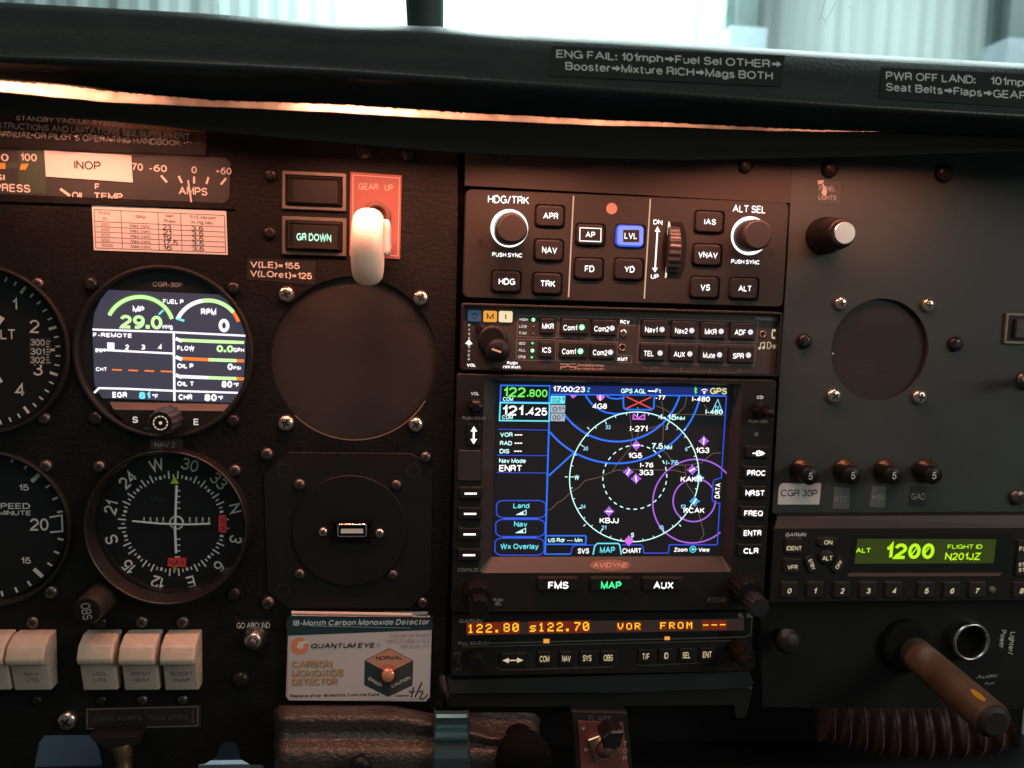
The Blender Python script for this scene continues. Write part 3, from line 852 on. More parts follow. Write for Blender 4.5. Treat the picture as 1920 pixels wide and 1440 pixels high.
# --- gear placard and gear lever
def gearplac(mb, d):
    mb.use(mat('placard_line', (0.78, 0.45, 0.38), 0.5))
    mb.pl([(662, 328), (749, 334), (746, 480), (661, 474)], 1.6, d, True)
    mb.t('GEAR', 672, 709, 344, 356, d); mb.t('UP', 720, 737, 346, 358, d); mb.t('DOWN', 692, 735, 455, 466, d)
sticker('gear_placard', 'red placard with thin border reading GEAR UP behind the lever', 'placard', [(657, 322), (753, 329), (750, 486), (655, 480)], redpaint, 0.0, 0.6, gearplac)
t = thing('gear_lever', 'white wheel-shaped landing gear lever glowing in the lamplight over the red placard', 'lever', P(706, 402))
mb = MB(mat('lever_collar', (0.16, 0.075, 0.06), 0.5))
c = q(706, 405, 1)
mb.lathe(c, [(6.6, 0.5), (6.6, 2.0), (5.6, 2.6), (4.2, 2.6), (4.0, 1.2), (0.01, 1.0)], 32)
build('collar', mb, t)
mb = MB(knobblack)
mb.tube([tuple(P(706, 408, 0)), tuple(P(704, 425, 14)), tuple(P(716, 445, 24))], [2.6, 2.4, 2.4], 12)
build('shaft', mb, t)
dk = 30.0
cc = P(688, 461, dk + 8)
mb = MB(knobwhite)
hw, R = 6.6, 16.6
loops = []
prof = [(-hw + 0.2, 3.0), (-hw, 8.0), (-hw, 11.5), (-hw * 0.93, 13.4), (-hw * 0.72, 15.2), (-hw * 0.4, 16.3), (0, R), (hw * 0.4, 16.3), (hw * 0.72, 15.2), (hw * 0.93, 13.4), (hw, 11.5), (hw, 8.0), (hw - 0.2, 3.0)]
for x, r in prof:
    loops.append([(cc.x + x, cc.y + 8 + r * math.cos(2 * PI * j / 48) * 0.9, cc.z + r * math.sin(2 * PI * j / 48)) for j in range(48)])
mb.loft(loops, True, True, smooth=True)
build('wheel_knob', mb, t)
mb = MB(knobwhite)
c2, w2, h2 = cwh(722, 444, 17, 66, 26)
mb.rr(c2, w2, h2, 1.6, [(0, 8), (0, 25), (0.8, 26)], 4)
build('side_boss', mb, t)

def vspd(mb, d):
    mb.use(whitepaint); slanted(mb, 'V(LE)=155', 469, 562, 495, 499, 12, d); slanted(mb, 'V(LOret)=125', 469, 585, 512, 518, 12, d)
sticker('speed_limit_label', 'black label reading V(LE)=155 and V(LOret)=125 above the blank round cover', 'label', [(464, 484), (592, 490), (590, 534), (463, 524)], mat('label_black', (0.02, 0.022, 0.02), 0.4), 0.0, 0.15, vspd)
def nav2(mb, d):
    mb.use(dimpaint); mb.t('NAV 2', 290, 328, 829, 839, d, bold=0.0)
sticker('nav_label', 'small dark label reading NAV 2 between engine monitor and course indicator', 'label', [(282, 822), (342, 823), (342, 846), (282, 845)], mat('label_brownblack', (0.045, 0.04, 0.038), 0.5), 0.0, 0.15, nav2)

# --- round dial instruments
def ring_part(name, c, r_out, r_in, d_front, d_back, m, parent, lip=0.8):
    mb = MB(m)
    mb.lathe(c, [(r_out, 0.0), (r_out, d_front - 0.6), (r_out - 0.5, d_front), (r_in + lip, d_front), (r_in, d_front - lip), (r_in, d_back)], 72)
    return build(name, mb, parent)
def pol(c, r, deg):
    return (c[0] + r * math.sin(math.radians(deg)), c[1] + r * math.cos(math.radians(deg)))
def tick(mb, c, deg, r0, r1, w, d): mb.stroke([pol(c, r0, deg), pol(c, r1, deg)], w, d)

# altimeter (partly out of frame)
t = thing('altimeter', 'black altimeter with warm white numerals cut off by the left edge', 'instrument', P(*ALT_C))
C = q(ALT_C[0], ALT_C[1], 0); K = px_mm(-20, 657, -3)
ring_part('bezel', q(ALT_C[0], ALT_C[1], 3), 38.6, 36.6, 3.0, -5, bezel, t)
CD = q(-40, 655, -4)
mb = MB(dialblack); mb.lathe(CD, [(38, -5), (38, -4.0), (0.01, -4.0)], 64, False)
mb.use(mat('altimeter_white', (.86, .80, .72), .5))
for k in range(50):
    if k % 5 == 0: continue
    tick(mb, CD, k * 7.2 , 33.4, 35.6, 0.75, -3.9)
for k, (s, px, py) in enumerate((('0', -40, 540), ('1', 28, 570), ('2', 64, 612), ('3', 71, 692), ('4', 36, 731))):
    ang = k * 36
    tick(mb, CD, ang, 32.2, 35.8, 1.25, -3.9)
    c = q(px, py, -3.9); mb.tmm(s, c, None, 6.0 if s != '1' else 5.6, -3.9, 0, 0.0)
mb.t('ALT', -18, 28, 617, 636, -3.9, bold=0.0)
mb.t('THOUSANDS', -110, -20, 690, 698, -3.9)
for s, y in (('300', 642), ('301', 659), ('302', 675)): mb.t(s, 57, 84, y - 6, y + 6, -3.7, bold=0.0)
for k in range(9): mb.pl([(87, 640 + 5 * k), (92 if k % 4 else 95, 640 + 5 * k)], 1.6, -3.7)
mb.pl([(94, 656), (103, 656)], 5, -3.7)
mb.use(mat('dial_window', (0.02, 0.024, 0.024), 0.4)); mb.prect(55, 633, 95, 684, -3.85)
build('dial', mb, t)
mb = MB(whitepaint); a = q(-24, 655, -2.6)
mb.stroke([q(-40, 655, -2.6), q(4, 594, -2.6)], 2.6, -2.6); mb.stroke([q(-40, 655, -2.6), q(3, 717, -2.6)], 1.6, -2.6); build('pointer', mb, t)
mb = MB(clear); mb.lathe(CD, [(37, -1.2), (37, -0.9), (0.01, -0.9)], 48, False); build('glass', mb, t)
# vertical speed indicator
t = thing('vertical_speed_indicator', 'black vertical speed dial with 20 mark cut off by the left edge', 'instrument', P(*VSI_C))
ring_part('bezel', q(VSI_C[0], VSI_C[1], 3), 36.6, 34.8, 3.0, -5, bezel, t)
CD = q(-25, 985, -4)
mb = MB(dialblack); mb.lathe(CD, [(35.8, -5), (35.8, -4.0), (0.01, -4.0)], 64, False)
mb.use(whitepaint)
for k in range(-14, 15):
    a = 90 + k * 11.4
    if k == 0: continue
    big = abs(k) in (4, 9)
    tick(mb, CD, a, 29.2 if big else 32.0, 34.6, 1.9 if big else 1.0, -3.9)
mb.pl([(93, 970), (116, 966), (117, 996), (94, 998)], 3.4, -3.9)
mb.t('20', 55, 91, 972, 995, -3.9, bold=0.01); mb.t('15', 36, 54, 908, 920, -3.9); mb.t('15', 40, 58, 1045, 1057, -3.9)
mb.t('VERTICAL SPEED', -130, 57, 943, 954, -3.9); mb.t('1000 FEET PER MINUTE', -130, 58, 957, 966, -3.9)
build('dial', mb, t)
mb = MB(whitepaint); mb.stroke([q(-25, 985, -2.6), q(-120, 985, -2.6)], 2.0, -2.6); build('pointer', mb, t)
mb = MB(clear); mb.lathe(CD, [(34.5, -1.2), (34.5, -0.9), (0.01, -0.9)], 48, False); build('glass', mb, t)

# --- course deviation indicator
t = thing('course_indicator', 'round course indicator with white cross pointers and red NAV and GS flags', 'instrument', P(*NAV_C))
CB = q(313, 991, 7); KB = px_mm(313, 994, 7)
copper = mat('anodised_bezel', (0.06, 0.052, 0.046), 0.3, metal=0.75)
mb = MB(copper)
mb.lathe(q(311, 991.5, 8), [(36.6, 0), (36.6, 7.2), (36.2, 8.0), (35.7, 8.0), (35.3, 7.4), (32.6, -4.3)], 80)
build('bezel', mb, t)
CD = q(326, 982, -4); d = -3.9
mb = MB(dialblack); mb.lathe(CD, [(33, -5), (33, -4.0), (0.01, -4.0)], 64, False)
mb.use(mat('dial_white', (.88, .85, .80), .5))
R1 = 108 * px_mm(326, 982, -4)     # outer end of the ticks
KM = px_mm(326, 982, -4)
for k in range(72):
    h = k * 5 - 285                # heading under the index is 285
    r_in = 0.80 if k % 2 == 0 else 0.86
    if k % 2 == 0 and (k * 5) % 30 == 0:
        tick(mb, CD, h, R1 * 0.81, R1 * 0.87, 1.1, d)
    elif k % 2 == 0:
        tick(mb, CD, h, R1 * 0.80, R1 * 0.94, 0.7, d)
    else:
        tick(mb, CD, h, R1 * 0.82, R1 * 0.88, 0.6, d)
for k, s in enumerate(('N', '3', '6', 'E', '12', '15', 'S', '21', '24', 'W', '30', '33')):
    a = k * 30 - 285
    mb.tmm(s, pol(CD, R1 * 1.085, a), None, 24 * KM * 0.97, d, -a, 0.012, sx=0.88)
for k in (1, 2, 3, 4):
    for sg in (1, -1):
        mb.pl([(326 + 2, 982 + sg * (18 + 11 * k)), (338, 982 + sg * (18 + 11 * k))], 2.4, d)
        x0 = 331 + sg * (13 + 12 * k); mb.pl([(x0, 970), (x0, 980)], 2.4, d); mb.pdisc(x0, 977, 2.2, d)
mb.parc(331, 980, 12, 3.4, d + .05)
mb.use(mat('index_yellow', (0.55, 0.72, 0.06), 0.5)); mb.pf([(327, 892), (319.5, 907), (335.5, 907)], d + .3)
mb.use(mat('index_amber', (0.85, 0.5, 0.05), 0.5)); mb.pf([(323, 1063), (333, 1063), (328, 1071)], d + .1)
mb.use(mat('faded_green_print', (0.012, 0.035, 0.018), 0.6)); mb.t('NAV', 281, 307, 932, 940, d)
build('dial', mb, t)
mb = MB(mat('needle_white', (.9, .87, .82), .45))
mb.tube([tuple(P(331, 910, -2.2)), tuple(P(328, 990, -2.2)), tuple(P(330, 1037, -2.2))], 0.62, 8)
mb.tube([tuple(P(248, 977, -1.6)), tuple(P(300, 982, -1.6)), tuple(P(350, 983.5, -1.6)), tuple(P(394, 982, -1.6))], 0.5, 8)
build('cross_pointer', mb, t)
for pts, s, box in (([(315, 1047), (349, 1047), (348, 1063), (314, 1062)], 'NAV', (318, 346, 1050, 1060)), ([(410, 967), (424, 967), (425, 998), (410, 997)], 'GS', None)):
    mb = MB(redflag); mb.prism(qs(pts, -2.8), -3.6, -2.8)
    mb.use(ink)
    if box: mb.t(s, *box, -2.75)
    else: mb.t('G', 414, 421, 972, 981, -2.75); mb.t('S', 414, 421, 986, 995, -2.75)
    build('flag', mb, t)
mb = MB(clear); mb.lathe(CD, [(33, -0.2), (33, 0.1), (0.01, 0.1)], 48, False); build('glass', mb, t)
mb = MB(mat('setting_knob', (0.025, 0.021, 0.018), 0.5, mottled=(90, 0.9, 1.1)))
a, b = P(192, 1108, 2), P(170, 1135, 19)
cz = q(163, 1146, 20)
prof = [(7.0, 1), (6.9, 8), (6.3, 19), (5.9, 20)]
mb.lathe(cz, prof, 26); mb.use(knobblack); mb.lathe(cz, [(5.9, 20), (5.6, 20.1), (.01, 20.1)], 26); build('setting_knob', mb, t)
mb = MB(dimpaint); mb.t('OBS', 153, 171, 1131, 1162, 20.2, rot=-82, bold=0.0); build('knob_lettering', mb, t)

# --- engine monitor
t = thing('engine_monitor', 'round colour engine monitor with bright white screen showing 29.0 in green', 'instrument', P(306, 662))
CC = q(306, 662, 2)
mb = MB(bezel)
mb.lathe(CC, [(40.2, 0), (40.2, 1.4), (39.6, 2.2), (38.6, 2.2), (37.6, 1.2), (37.4, -1.5)], 80)
build('bezel', mb, t)
mb = MB(mat('monitor_face', (0.013, 0.016, 0.015), 0.3))
mb.lathe(CC, [(38.0, -3), (38.0, -1.4), (0.01, -1.4)], 64, False)
mb.use(dimpaint); mb.t('CGR-30P', 286, 342, 529, 538, -1.3, bold=0.02)
mb.use(mat('monitor_ledge', (0.10, 0.06, 0.05), 0.5))
a = [P(205, 753, -1.3), P(438, 756, -1.3), P(424, 771, 1.4), P(213, 768, 1.4)]
mb.add([tuple(p) for p in a], [(0, 1, 2, 3)])
mb.use(bezel)
low = [(213, 768), (424, 771), (408, 790), (380, 808), (340, 817), (306, 819), (270, 815), (240, 800)]
mb.prism(qs(low, 1.4), -1, 1.4)
mb.use(G['soft']); mb.t('S', 248, 259, 781, 793, 1.55, bold=0.03); mb.t('E', 363, 372, 785, 797, 1.55, bold=0.03)
mb.use(brownmetal); mb.pl([(269, 802), (286, 806)], 4, 1.5)
build('face', mb, t)
# screen, drawn in the photograph's pixels on its own plane
d = -0.6
def Z(u, v): return (140 + u * 0.2222, 510 + v * 0.2222)      # zoomed view -> photograph
mb = MB(G['panelgrey'])
outl = [(285, 150), (1215, 190), (1310, 260), (1400, 390), (1440, 530), (1440, 700), (1425, 900), (1380, 1040), (1330, 1105), (235, 1065), (190, 1000), (165, 940), (150, 480), (165, 350), (220, 230)]
mb.prism([q(*Z(*p), d) for p in outl], -1.4, d)
e = d + 0.04
def L(m, pts, w, k=0.0): mb.use(G[m]); mb.pl([Z(*p) for p in pts], w * 0.2222, e + k)
def X(m, s, u0, u1, v0, v1, bold=0.03, k=0.03):
    mb.use(G[m]); a, b = Z(u0, v0), Z(u1, v1); mb.t(s, a[0], b[0], a[1], b[1], e + k, bold=bold + .025)
def arcz(m, c, rx, ry, a0, a1, w, k=0.0, n=28):
    L(m, [(c[0] + rx * math.cos(math.radians(a0 + (a1 - a0) * j / n)), c[1] - ry * math.sin(math.radians(a0 + (a1 - a0) * j / n))) for j in range(n + 1)], w, k)
arcz('lcdlime', (550, 480), 285, 270, 152, 20, 50, -0.02); arcz('lcdgreen', (550, 480), 285, 270, 155, 18, 32)
arcz('lcdwhite', (1122, 500), 275, 260, 158, 100, 34); arcz('lcdgreen', (1122, 500), 275, 260, 100, 38, 34); arcz('lcdorange', (1122, 500), 275, 260, 38, 18, 32)
L('lcdcyan', [(710, 358), (748, 322)], 16, .02); L('lcdcyan', [(860, 392), (925, 412)], 20, .02)
X('lcdwhite', 'FUEL P', 745, 920, 230, 270); X('lcdwhite', 'MP', 490, 588, 290, 340, .05); X('lcdgreen', '29.0', 372, 740, 365, 480, .03); X('lcdwhite', 'inHg', 740, 832, 440, 482)
X('lcdwhite', 'RPM', 1065, 1195, 310, 365, .05); X('lcdwhite', '0', 1215, 1305, 395, 508, .05)
L('lcdwhite', [(150, 485), (830, 508), (1440, 538)], 17); L('lcdwhite', [(836, 510), (842, 1088)], 19)
X('lcdwhite', 'F-REMOTE', 155, 480, 515, 552, .05)
L('lcdwhite', [(180, 655), (830, 688)], 17); L('lcdwhite', [(305, 595), (305, 655)], 60)
X('lcdwhite', 'EGT', 175, 262, 645, 678, .05)
for s, u in (('2', 440), ('3', 578), ('4', 716)): X('lcdwhite', s, u - 18, u + 18, 612, 655, .05)
X('lcdwhite', 'CHT', 178, 270, 803, 838, .04)
for u in (316, 453, 589, 726): L('lcdorange', [(u, 824 + (u - 316) * .033), (u + (82 if u < 700 else 100), 828 + (u - 316) * .033)], 13)
L('lcdwhite', [(165, 1020), (205, 980), (430, 985), (840, 1003), (1395, 1020)], 17)
for y, m1, m2 in ((575, 'lcdgreen', 'lcdgreen'), (730, 'lcdorange', 'lcdgreen'), (882, 'lcdwhite', 'lcdgreen')):
    L(m1, [(900, y), (1130, y + 10)], 28); L(m2, [(1130, y + 10), (1365, y + 18)], 28); L('lcdorange' if y > 600 else 'lcdgreen', [(1365, y + 18), (1430, y + 20)], 26)
    L('lcdwhite', [(852, y - 14), (905, y + 8)], 30, .01)
for s, y in (('FLOW', 622), ('OIL P', 772), ('OIL T', 922)): X('lcdwhite', s, 865, 1010 if s == 'FLOW' else 1003, y, y + 42, .05)
X('lcdgreen', '0.0', 1197, 1340, 618, 678, .05); X('lcdwhite', 'GPH', 1340, 1430, 640, 678, .05); X('lcdwhite', '0', 1290, 1335, 772, 828, .05); X('lcdwhite', 'PSI', 1340, 1402, 795, 826, .05)
X('lcdwhite', '80', 1240, 1330, 918, 976, .06); X('lcdwhite', '°F', 1342, 1385, 935, 972, .04)
X('lcdwhite', 'EGR', 318, 442, 1012, 1062, .05); X('lcdcyan', '81', 542, 638, 1012, 1072, .06); X('lcdwhite', '°F', 655, 702, 1030, 1068, .04)
X('lcdwhite', 'CHR', 876, 992, 1032, 1080, .05); X('lcdwhite', '80', 1095, 1200, 1030, 1090, .06); X('lcdwhite', '°F', 1210, 1252, 1045, 1082, .04)
build('screen', mb, t)
mb = MB(mat('monitor_knob', (0.045, 0.045, 0.052), 0.45))
cz = q(301, 793, 15)
loops = []
for r, dd in ((5.9, -1), (5.9, 6), (5.6, 14.4), (5.0, 15.0)):
    loops.append([(cz[0] + r * (1 + 0.05 * math.cos(12 * 2 * PI * j / 72)) * math.cos(2 * PI * j / 72), -dd, cz[1] + r * (1 + 0.05 * math.cos(12 * 2 * PI * j / 72)) * math.sin(2 * PI * j / 72)) for j in range(72)])
mb.loft(loops, smooth=True)
mb.use(knobblack); mb.lathe(cz, [(4.9, 15.0), (4.8, 15.05), (0.01, 15.05)], 36, False)
mb.use(G['cream'])
for k in range(12): mb.stroke([(cz[0] + 3.0 * math.cos(math.radians(30 * k + a)), cz[1] + 3.0 * math.sin(math.radians(30 * k + a))) for a in (0, 8, 16, 22)], 0.5, 15.12)
mb.flat(circ(cz, 0.75, 16), 15.12)
build('selector_knob', mb, t)

# --- blank cover behind the large round hole
mb = MB(coverbrown); mb.lathe(q(665, 673, -3), [(45, -5), (45, -2.4), (0.01, -2.4)], 64, False)
o = build('blank_cover', mb, at=P(665, 673, -3)); tag(o, 'dull brown blank cover behind the large round hole left of the radios', 'cover')
mb = MB(mat('hole_edge', (0.30, 0.20, 0.15), 0.5))
c = HOLE_C
for a0, a1, w in ((225, 330, 0.5),):
    mb.stroke([(c[0] + 38.65 * math.cos(math.radians(a0 + (a1 - a0) * j / 40)), c[1] + 38.65 * math.sin(math.radians(a0 + (a1 - a0) * j / 40))) for j in range(41)], 0.45, 0.12)  # thin brown arc along the lower edge only
o = build('lower_hole_rim', mb, at=P(665, 825)); tag(o, 'thin brown edge along the lower rim of the large round hole', 'rim')
mb = MB(coverbrown); mb.lathe(q(1650, 656, -3), [(32, -5), (32, -2.4), (0.01, -2.4)], 64, False)
mb.use(whitepaint); mb.pdisc(1562, 663, 2.0, -2.3, 10)
o = build('blank_cover', mb, at=P(1650, 656, -3)); tag(o, 'dull brown blank cover behind the small round hole in the grey panel', 'cover')

# --- usb socket plate
t = thing('usb_socket', 'black cover plate with a silver USB socket in the middle', 'socket', P(660, 995))
plate_m = mat('usb_plate_black', (0.0105, 0.0115, 0.011), 0.5, spec=0.25, mottled=(40, 0.85, 1.15))
mb = MB(plate_m)
mb.prism(qs([(540, 848), (770, 850), (792, 862), (812, 885), (808, 1105), (766, 1141), (538, 1141), (500, 1108), (494, 890)], 1.2), 0, 1.2, 0.35)
mb.use(mat('plate_ring', (0.034, 0.033, 0.031), 0.4))
for x, y in ((533, 882), (776, 882), (531, 1107)): mb.parc(x, y, 12, 1.4, 1.25)
build('plate', mb, t)
mb = MB(mat('usb_disc_black', (0.009, 0.0098, 0.0095), 0.5, spec=0.25, mottled=(40, 0.85, 1.15)))
c = q(656, 996, 2.4); r = 106 * px_mm(656, 996, 2.4)
mb.lathe(c, [(r, 1), (r, 2.1), (r - 0.3, 2.4), (0.01, 2.4)], 72, False); build('disc', mb, t)
mb = MB(gap); cb, w, h = cwh(659, 996, 78, 42, 3.0)
mb.rr(cb, w, h, 0.8, [(0, 2), (0, 3.4), (0.5, 3.6), (1.3, 3.6), (1.6, 3.0)], 3, True); build('housing', mb, t)
mb = MB(chrome); cb, w, h = cwh(660, 995, 56, 25, 4.4)
mb.rr(cb, w, h, 1.2, [(0, 2), (0, 4.2), (0.2, 4.4), (0.7, 4.4), (0.8, 3.0)], 3, False)
mb.use(whitepaint); cb, w, h = cwh(660, 996, 42, 8, 4.0); mb.rr(cb, w, h, 0.2, [(0, 2.5), (0, 4.0)], 2); build('connector', mb, t)
screw(606, 997, 9, 'bright', 'small bright screw left of the USB socket', 2.4, 'small screws beside the USB socket')
screw(712, 999, 9, 'bright', 'small bright screw right of the USB socket', 2.4, 'small screws beside the USB socket')

# --- go-around button
t = thing('go_around_button', 'small chrome push button under the GO AROUND lettering', 'button', P(475, 1202))
mb = MB(mat('knurled_chrome', (0.62, 0.60, 0.58), 0.28, metal=1.0)); c = q(474, 1204, 6)
mb.lathe(c, [(5.7, 0), (5.6, 1.6), (4.0, 5.4), (3.4, 6.2), (2.6, 6.2)], 30); build('collar', mb, t)
mb = MB(brownmetal); mb.lathe(c, [(2.5, 4), (2.5, 8.4), (2.1, 8.9), (0.01, 9)], 20); build('plunger', mb, t)
mb = MB(dimpaint); mb.use(whitepaint); mb.t('GO AROUND', 444, 506, 1167, 1178, 0.1, bold=0.0); mb.use(brownmetal); mb.pl([(441, 1163.5), (507, 1164)], 1.2, 0.1); build('lettering', mb, t)

# --- rocker switches
def rocker(x0, x1, l1, l2, label, tilt=0.0):
    """x0..x1 in pixels at the top back edge"""
    cx = (x0 + x1) / 2
    t = thing('rocker_switch', label, 'switch', P(cx, 1240), 'ivory rocker switches in a row')
    xa, xb = q(x0, 1240, 6)[0], q(x1, 1240, 6)[0]
    zt, zr, zc, zb = q(cx, 1190, 7)[1], q(cx, 1212, 13)[1], q(cx, 1246, 13)[1], q(cx, 1293, 6)[1]
    mb = MB(ivory)
    mb.xprism([(zt, 0), (zt, 7.0 + tilt), (zr, 13.0 + tilt), (zc + 3.0, 15.5 + tilt), (zc + 0.4, 14.6 + tilt), (zc - 1.4, 10.4), (zb, 7.0), (zb, 0)], xa, xb, 0.9)
    build('rocker', mb, t)
    mb = MB(inkfade)
    dd = 9.6
    for s, y, k in ((l1, 1263, 0), (l2, 1276, 1)):
        if not s: continue
        z = q(cx + 4, y, 9)[1]
        u = (z - (zc - 1.4)) / (zb - (zc - 1.4)); dep = 10.4 + (7.0 - 10.4) * u + 0.12
        g, f, a0, a1 = glyphs(s, 0.03, 0)
        h = 2.1; kx = h / 0.69 * 0.95
        sl = (7.0 - 10.4) / (zb - (zc - 1.4))
        xm = (xa + xb) / 2 + 0.5
        mb.add([(xm + (vx - (a0 + a1) / 2) * kx, -(dep + .006 * vl + sl * ((vy - .345) * h / .69)), z + (vy - .345) * h / .69) for vx, vy, vl in g], f)
    build('legend', mb, t)
rocker(-54, 22, 'STR', 'OBE', 'ivory rocker switch cut off by the left edge of the picture')
rocker(27, 98, 'NAV', 'LITE', 'ivory rocker switch beside the one cut off at the left edge')
rocker(156, 222, 'LDG', 'LITE', 'ivory rocker switch lettered LDG LITE, shinier at its top edge', -1.2)
rocker(234, 300, 'PITOT', 'HEAT', 'ivory rocker switch lettered PITOT HEAT in the middle of its trio')
rocker(310, 374, 'BOOST', 'PUMP', 'ivory rocker switch with faded lettering nearest the go-around button')

def cowl(mb, d):
    mb.use(mat('placard_tan', (0.20, 0.15, 0.12), 0.6)); mb.pl([(163, 1330), (371, 1325), (371, 1361), (163, 1366)], 1.8, d, True)
    mb.use(mat('placard_faint', (0.075, 0.062, 0.055), 0.6))
    slanted(mb, 'COWL FLAPS - PULL OPEN', 175, 351, 1348, 1344, 9, d); mb.pl([(362, 1331), (362, 1352)], 2, d); mb.pf([(357, 1350), (367, 1350), (362, 1357)], d)
sticker('cowl_flaps_placard', 'dark placard with faint cowl flaps lettering below the rocker switches', 'placard', [(160, 1328), (377, 1321), (376, 1364), (160, 1369)], mat('placard_darkbrown', (0.022, 0.016, 0.015), 0.5), 0.0, 0.4, cowl)

# --- carbon monoxide detector
t = thing('carbon_monoxide_detector', 'rectangular carbon monoxide detector card in a clear case below the USB socket', 'detector', P(675, 1230))
cc, w, h = box4((537, 1147), (816, 1150), (811, 1317), (535, 1315), 5)
mb = MB(glassmat('clear_case', (0.85, 0.85, 0.85), 0.05, 0.08))
mb.rr(cc, w, h, 3.5, [(0, 0.2), (0, 4.4), (1.2, 5.4)], 5, False); 
build('clear_case', mb, t)
d = 4.4
mb = MB(mat('card_stock', (.60, .575, .56), .55, mottled=(40, .94, 1.04)))
cw = [(541, 1163), (549, 1156), (806, 1160), (810, 1166), (806, 1306), (799, 1315), (541, 1313), (536, 1305)]
mb.prism(qs(cw, d), 0.3, d)
d += 0.06
def CZ(u, v): return (520 + u / 6.0, 1130 + v / 6.0)
def cl(m, pts, w): mb.use(m); mb.pl([CZ(*p) for p in pts], w / 6, d + .04)
def cf(m, pts, k=0.0): mb.use(m); mb.pf([CZ(*p) for p in pts], d + k)
def ctx(m, s, u0, u1, v0, v1, bold=0.02, shear=0.0, k=0.06):
    mb.use(m); a, b = CZ(u0, v0), CZ(u1, v1); mb.t(s, a[0], b[0], a[1], b[1], d + k, bold=bold, shear=shear)
teal = mat('printed_teal', (0.018, 0.050, 0.058), 0.5); orange_p = mat('printed_orange', (0.80, 0.27, 0.12), 0.5); tan = mat('printed_tan', (0.62, 0.40, 0.17), 0.55); grey_p = mat('printed_grey', (0.34, 0.33, 0.33), 0.55)
cf(teal, [(135, 150), (1740, 165), (1760, 305), (105, 372), (112, 180)])
ctx(paper, '18-Month Carbon Monoxide Detector', 180, 1715, 190, 255, .045, .22)
cl(paper, [(380, 262), (1500, 285)], 4)
mb.use(orange_p)
a0 = CZ(250, 490); mb.pdisc(a0[0], a0[1], 16.5, d, 32)
cf(paper, [(215, 500), (240, 440), (330, 425), (360, 445), (300, 465), (285, 520), (235, 515)], .03)
mb.use(orange_p); 
ctx(ink, 'QUANTUM EYE', 380, 1100, 455, 512, .045, .2); ctx(grey_p, 'R', 1128, 1145, 470, 490, 0); 
mb.use(grey_p); a0 = CZ(1138, 478); mb.parc(a0[0], a0[1], 3.4, .8, d + .05)
for s, u0, u1, v in (('COLOR OF INNER', 1258, 1715, 370), ('CIRCLE INDICATES', 1228, 1715, 432), ('AIR QUALITY', 1385, 1708, 492)): ctx(grey_p, s, u0, u1, v - 19, v + 19, 0.0)
for s, u1, v in (('CARBON', 610, 690), ('MONOXIDE', 735, 790), ('DETECTOR', 670, 888)):
    ctx(inkfade, s, 172, u1 + 12, v - 32, v + 44, .05, 0, .04); ctx(tan, s, 160, u1, v - 40, v + 36, .05, 0, .09)
ctx(ink, 'Replace after 18 Months from the Date', 148, 1148, 1024, 1058, .03); ctx(ink, 'Opened', 1322, 1480, 1030, 1058, .02)
cf(ink, [(1258, 512), (1528, 650), (1520, 930), (1245, 1060), (978, 925), (982, 650)], .02)
cf(mat('printed_salmon', (.62, .30, .20), .5), [(1258, 520), (1520, 652), (1250, 790), (990, 652)], .05)
cf(teal, [(988, 664), (1240, 798), (1240, 1050), (984, 920)], .05); cf(mat('printed_dark', (0.05, 0.06, 0.06), 0.5), [(1262, 798), (1518, 664), (1512, 925), (1252, 1050)], .05)
ctx(ink, 'NORMAL', 1110, 1408, 600, 642, .03, 0, .09)
mb.use(paper)
for s, u0, v0, u1, v1 in (('DANGER', 1030, 850, 1170, 935), ('CAUTION', 1285, 945, 1492, 840)):
    a, b = CZ(u0, v0), CZ(u1, v1); slanted(mb, s, a[0], b[0], a[1], b[1], 6.0, d + .09, .03)
cl(ink, [(1480, 990), (1500, 1010), (1545, 1000)], 14); cl(ink, [(1535, 950), (1505, 1070)], 15); cl(ink, [(1628, 895), (1548, 1065)], 16); cl(ink, [(1590, 1010), (1620, 990), (1640, 1010), (1600, 1075), (1640, 1085), (1680, 1050), (1685, 1030)], 13)
build('card', mb, t)
mb = MB(glassmat('dome_clear', (0.95, 0.8, 0.72), 0.10, 0.1)); c = q(*CZ(1245, 815), 5); 
mb.lathe(c, [(5.2, 4.5), (5.0, 6.2), (4.2, 7.8), (2.6, 8.8), (0.01, 9.2)], 30); build('dome', mb, t)
mb = MB(mat('sensor_disc', (0.78, 0.45, 0.30), 0.5)); mb.lathe(c, [(3.0, 4.5), (3.0, 6.2), (2.6, 6.6), (0.01, 6.7)], 24); build('sensor', mb, t)
mb = MB(mat('case_lip', (0.62, 0.5, 0.42), 0.22)); 
a, b = q(546, 1149, 6), q(812, 1152, 6)
mb.tube([(a[0], -4.6, a[1] - 0.6), ((a[0] + b[0]) / 2, -4.9, (a[1] + b[1]) / 2 - 0.6), (b[0] - 10, -4.6, b[1] - 0.8)], 0.95, 10)
build('case_lip', mb, t)

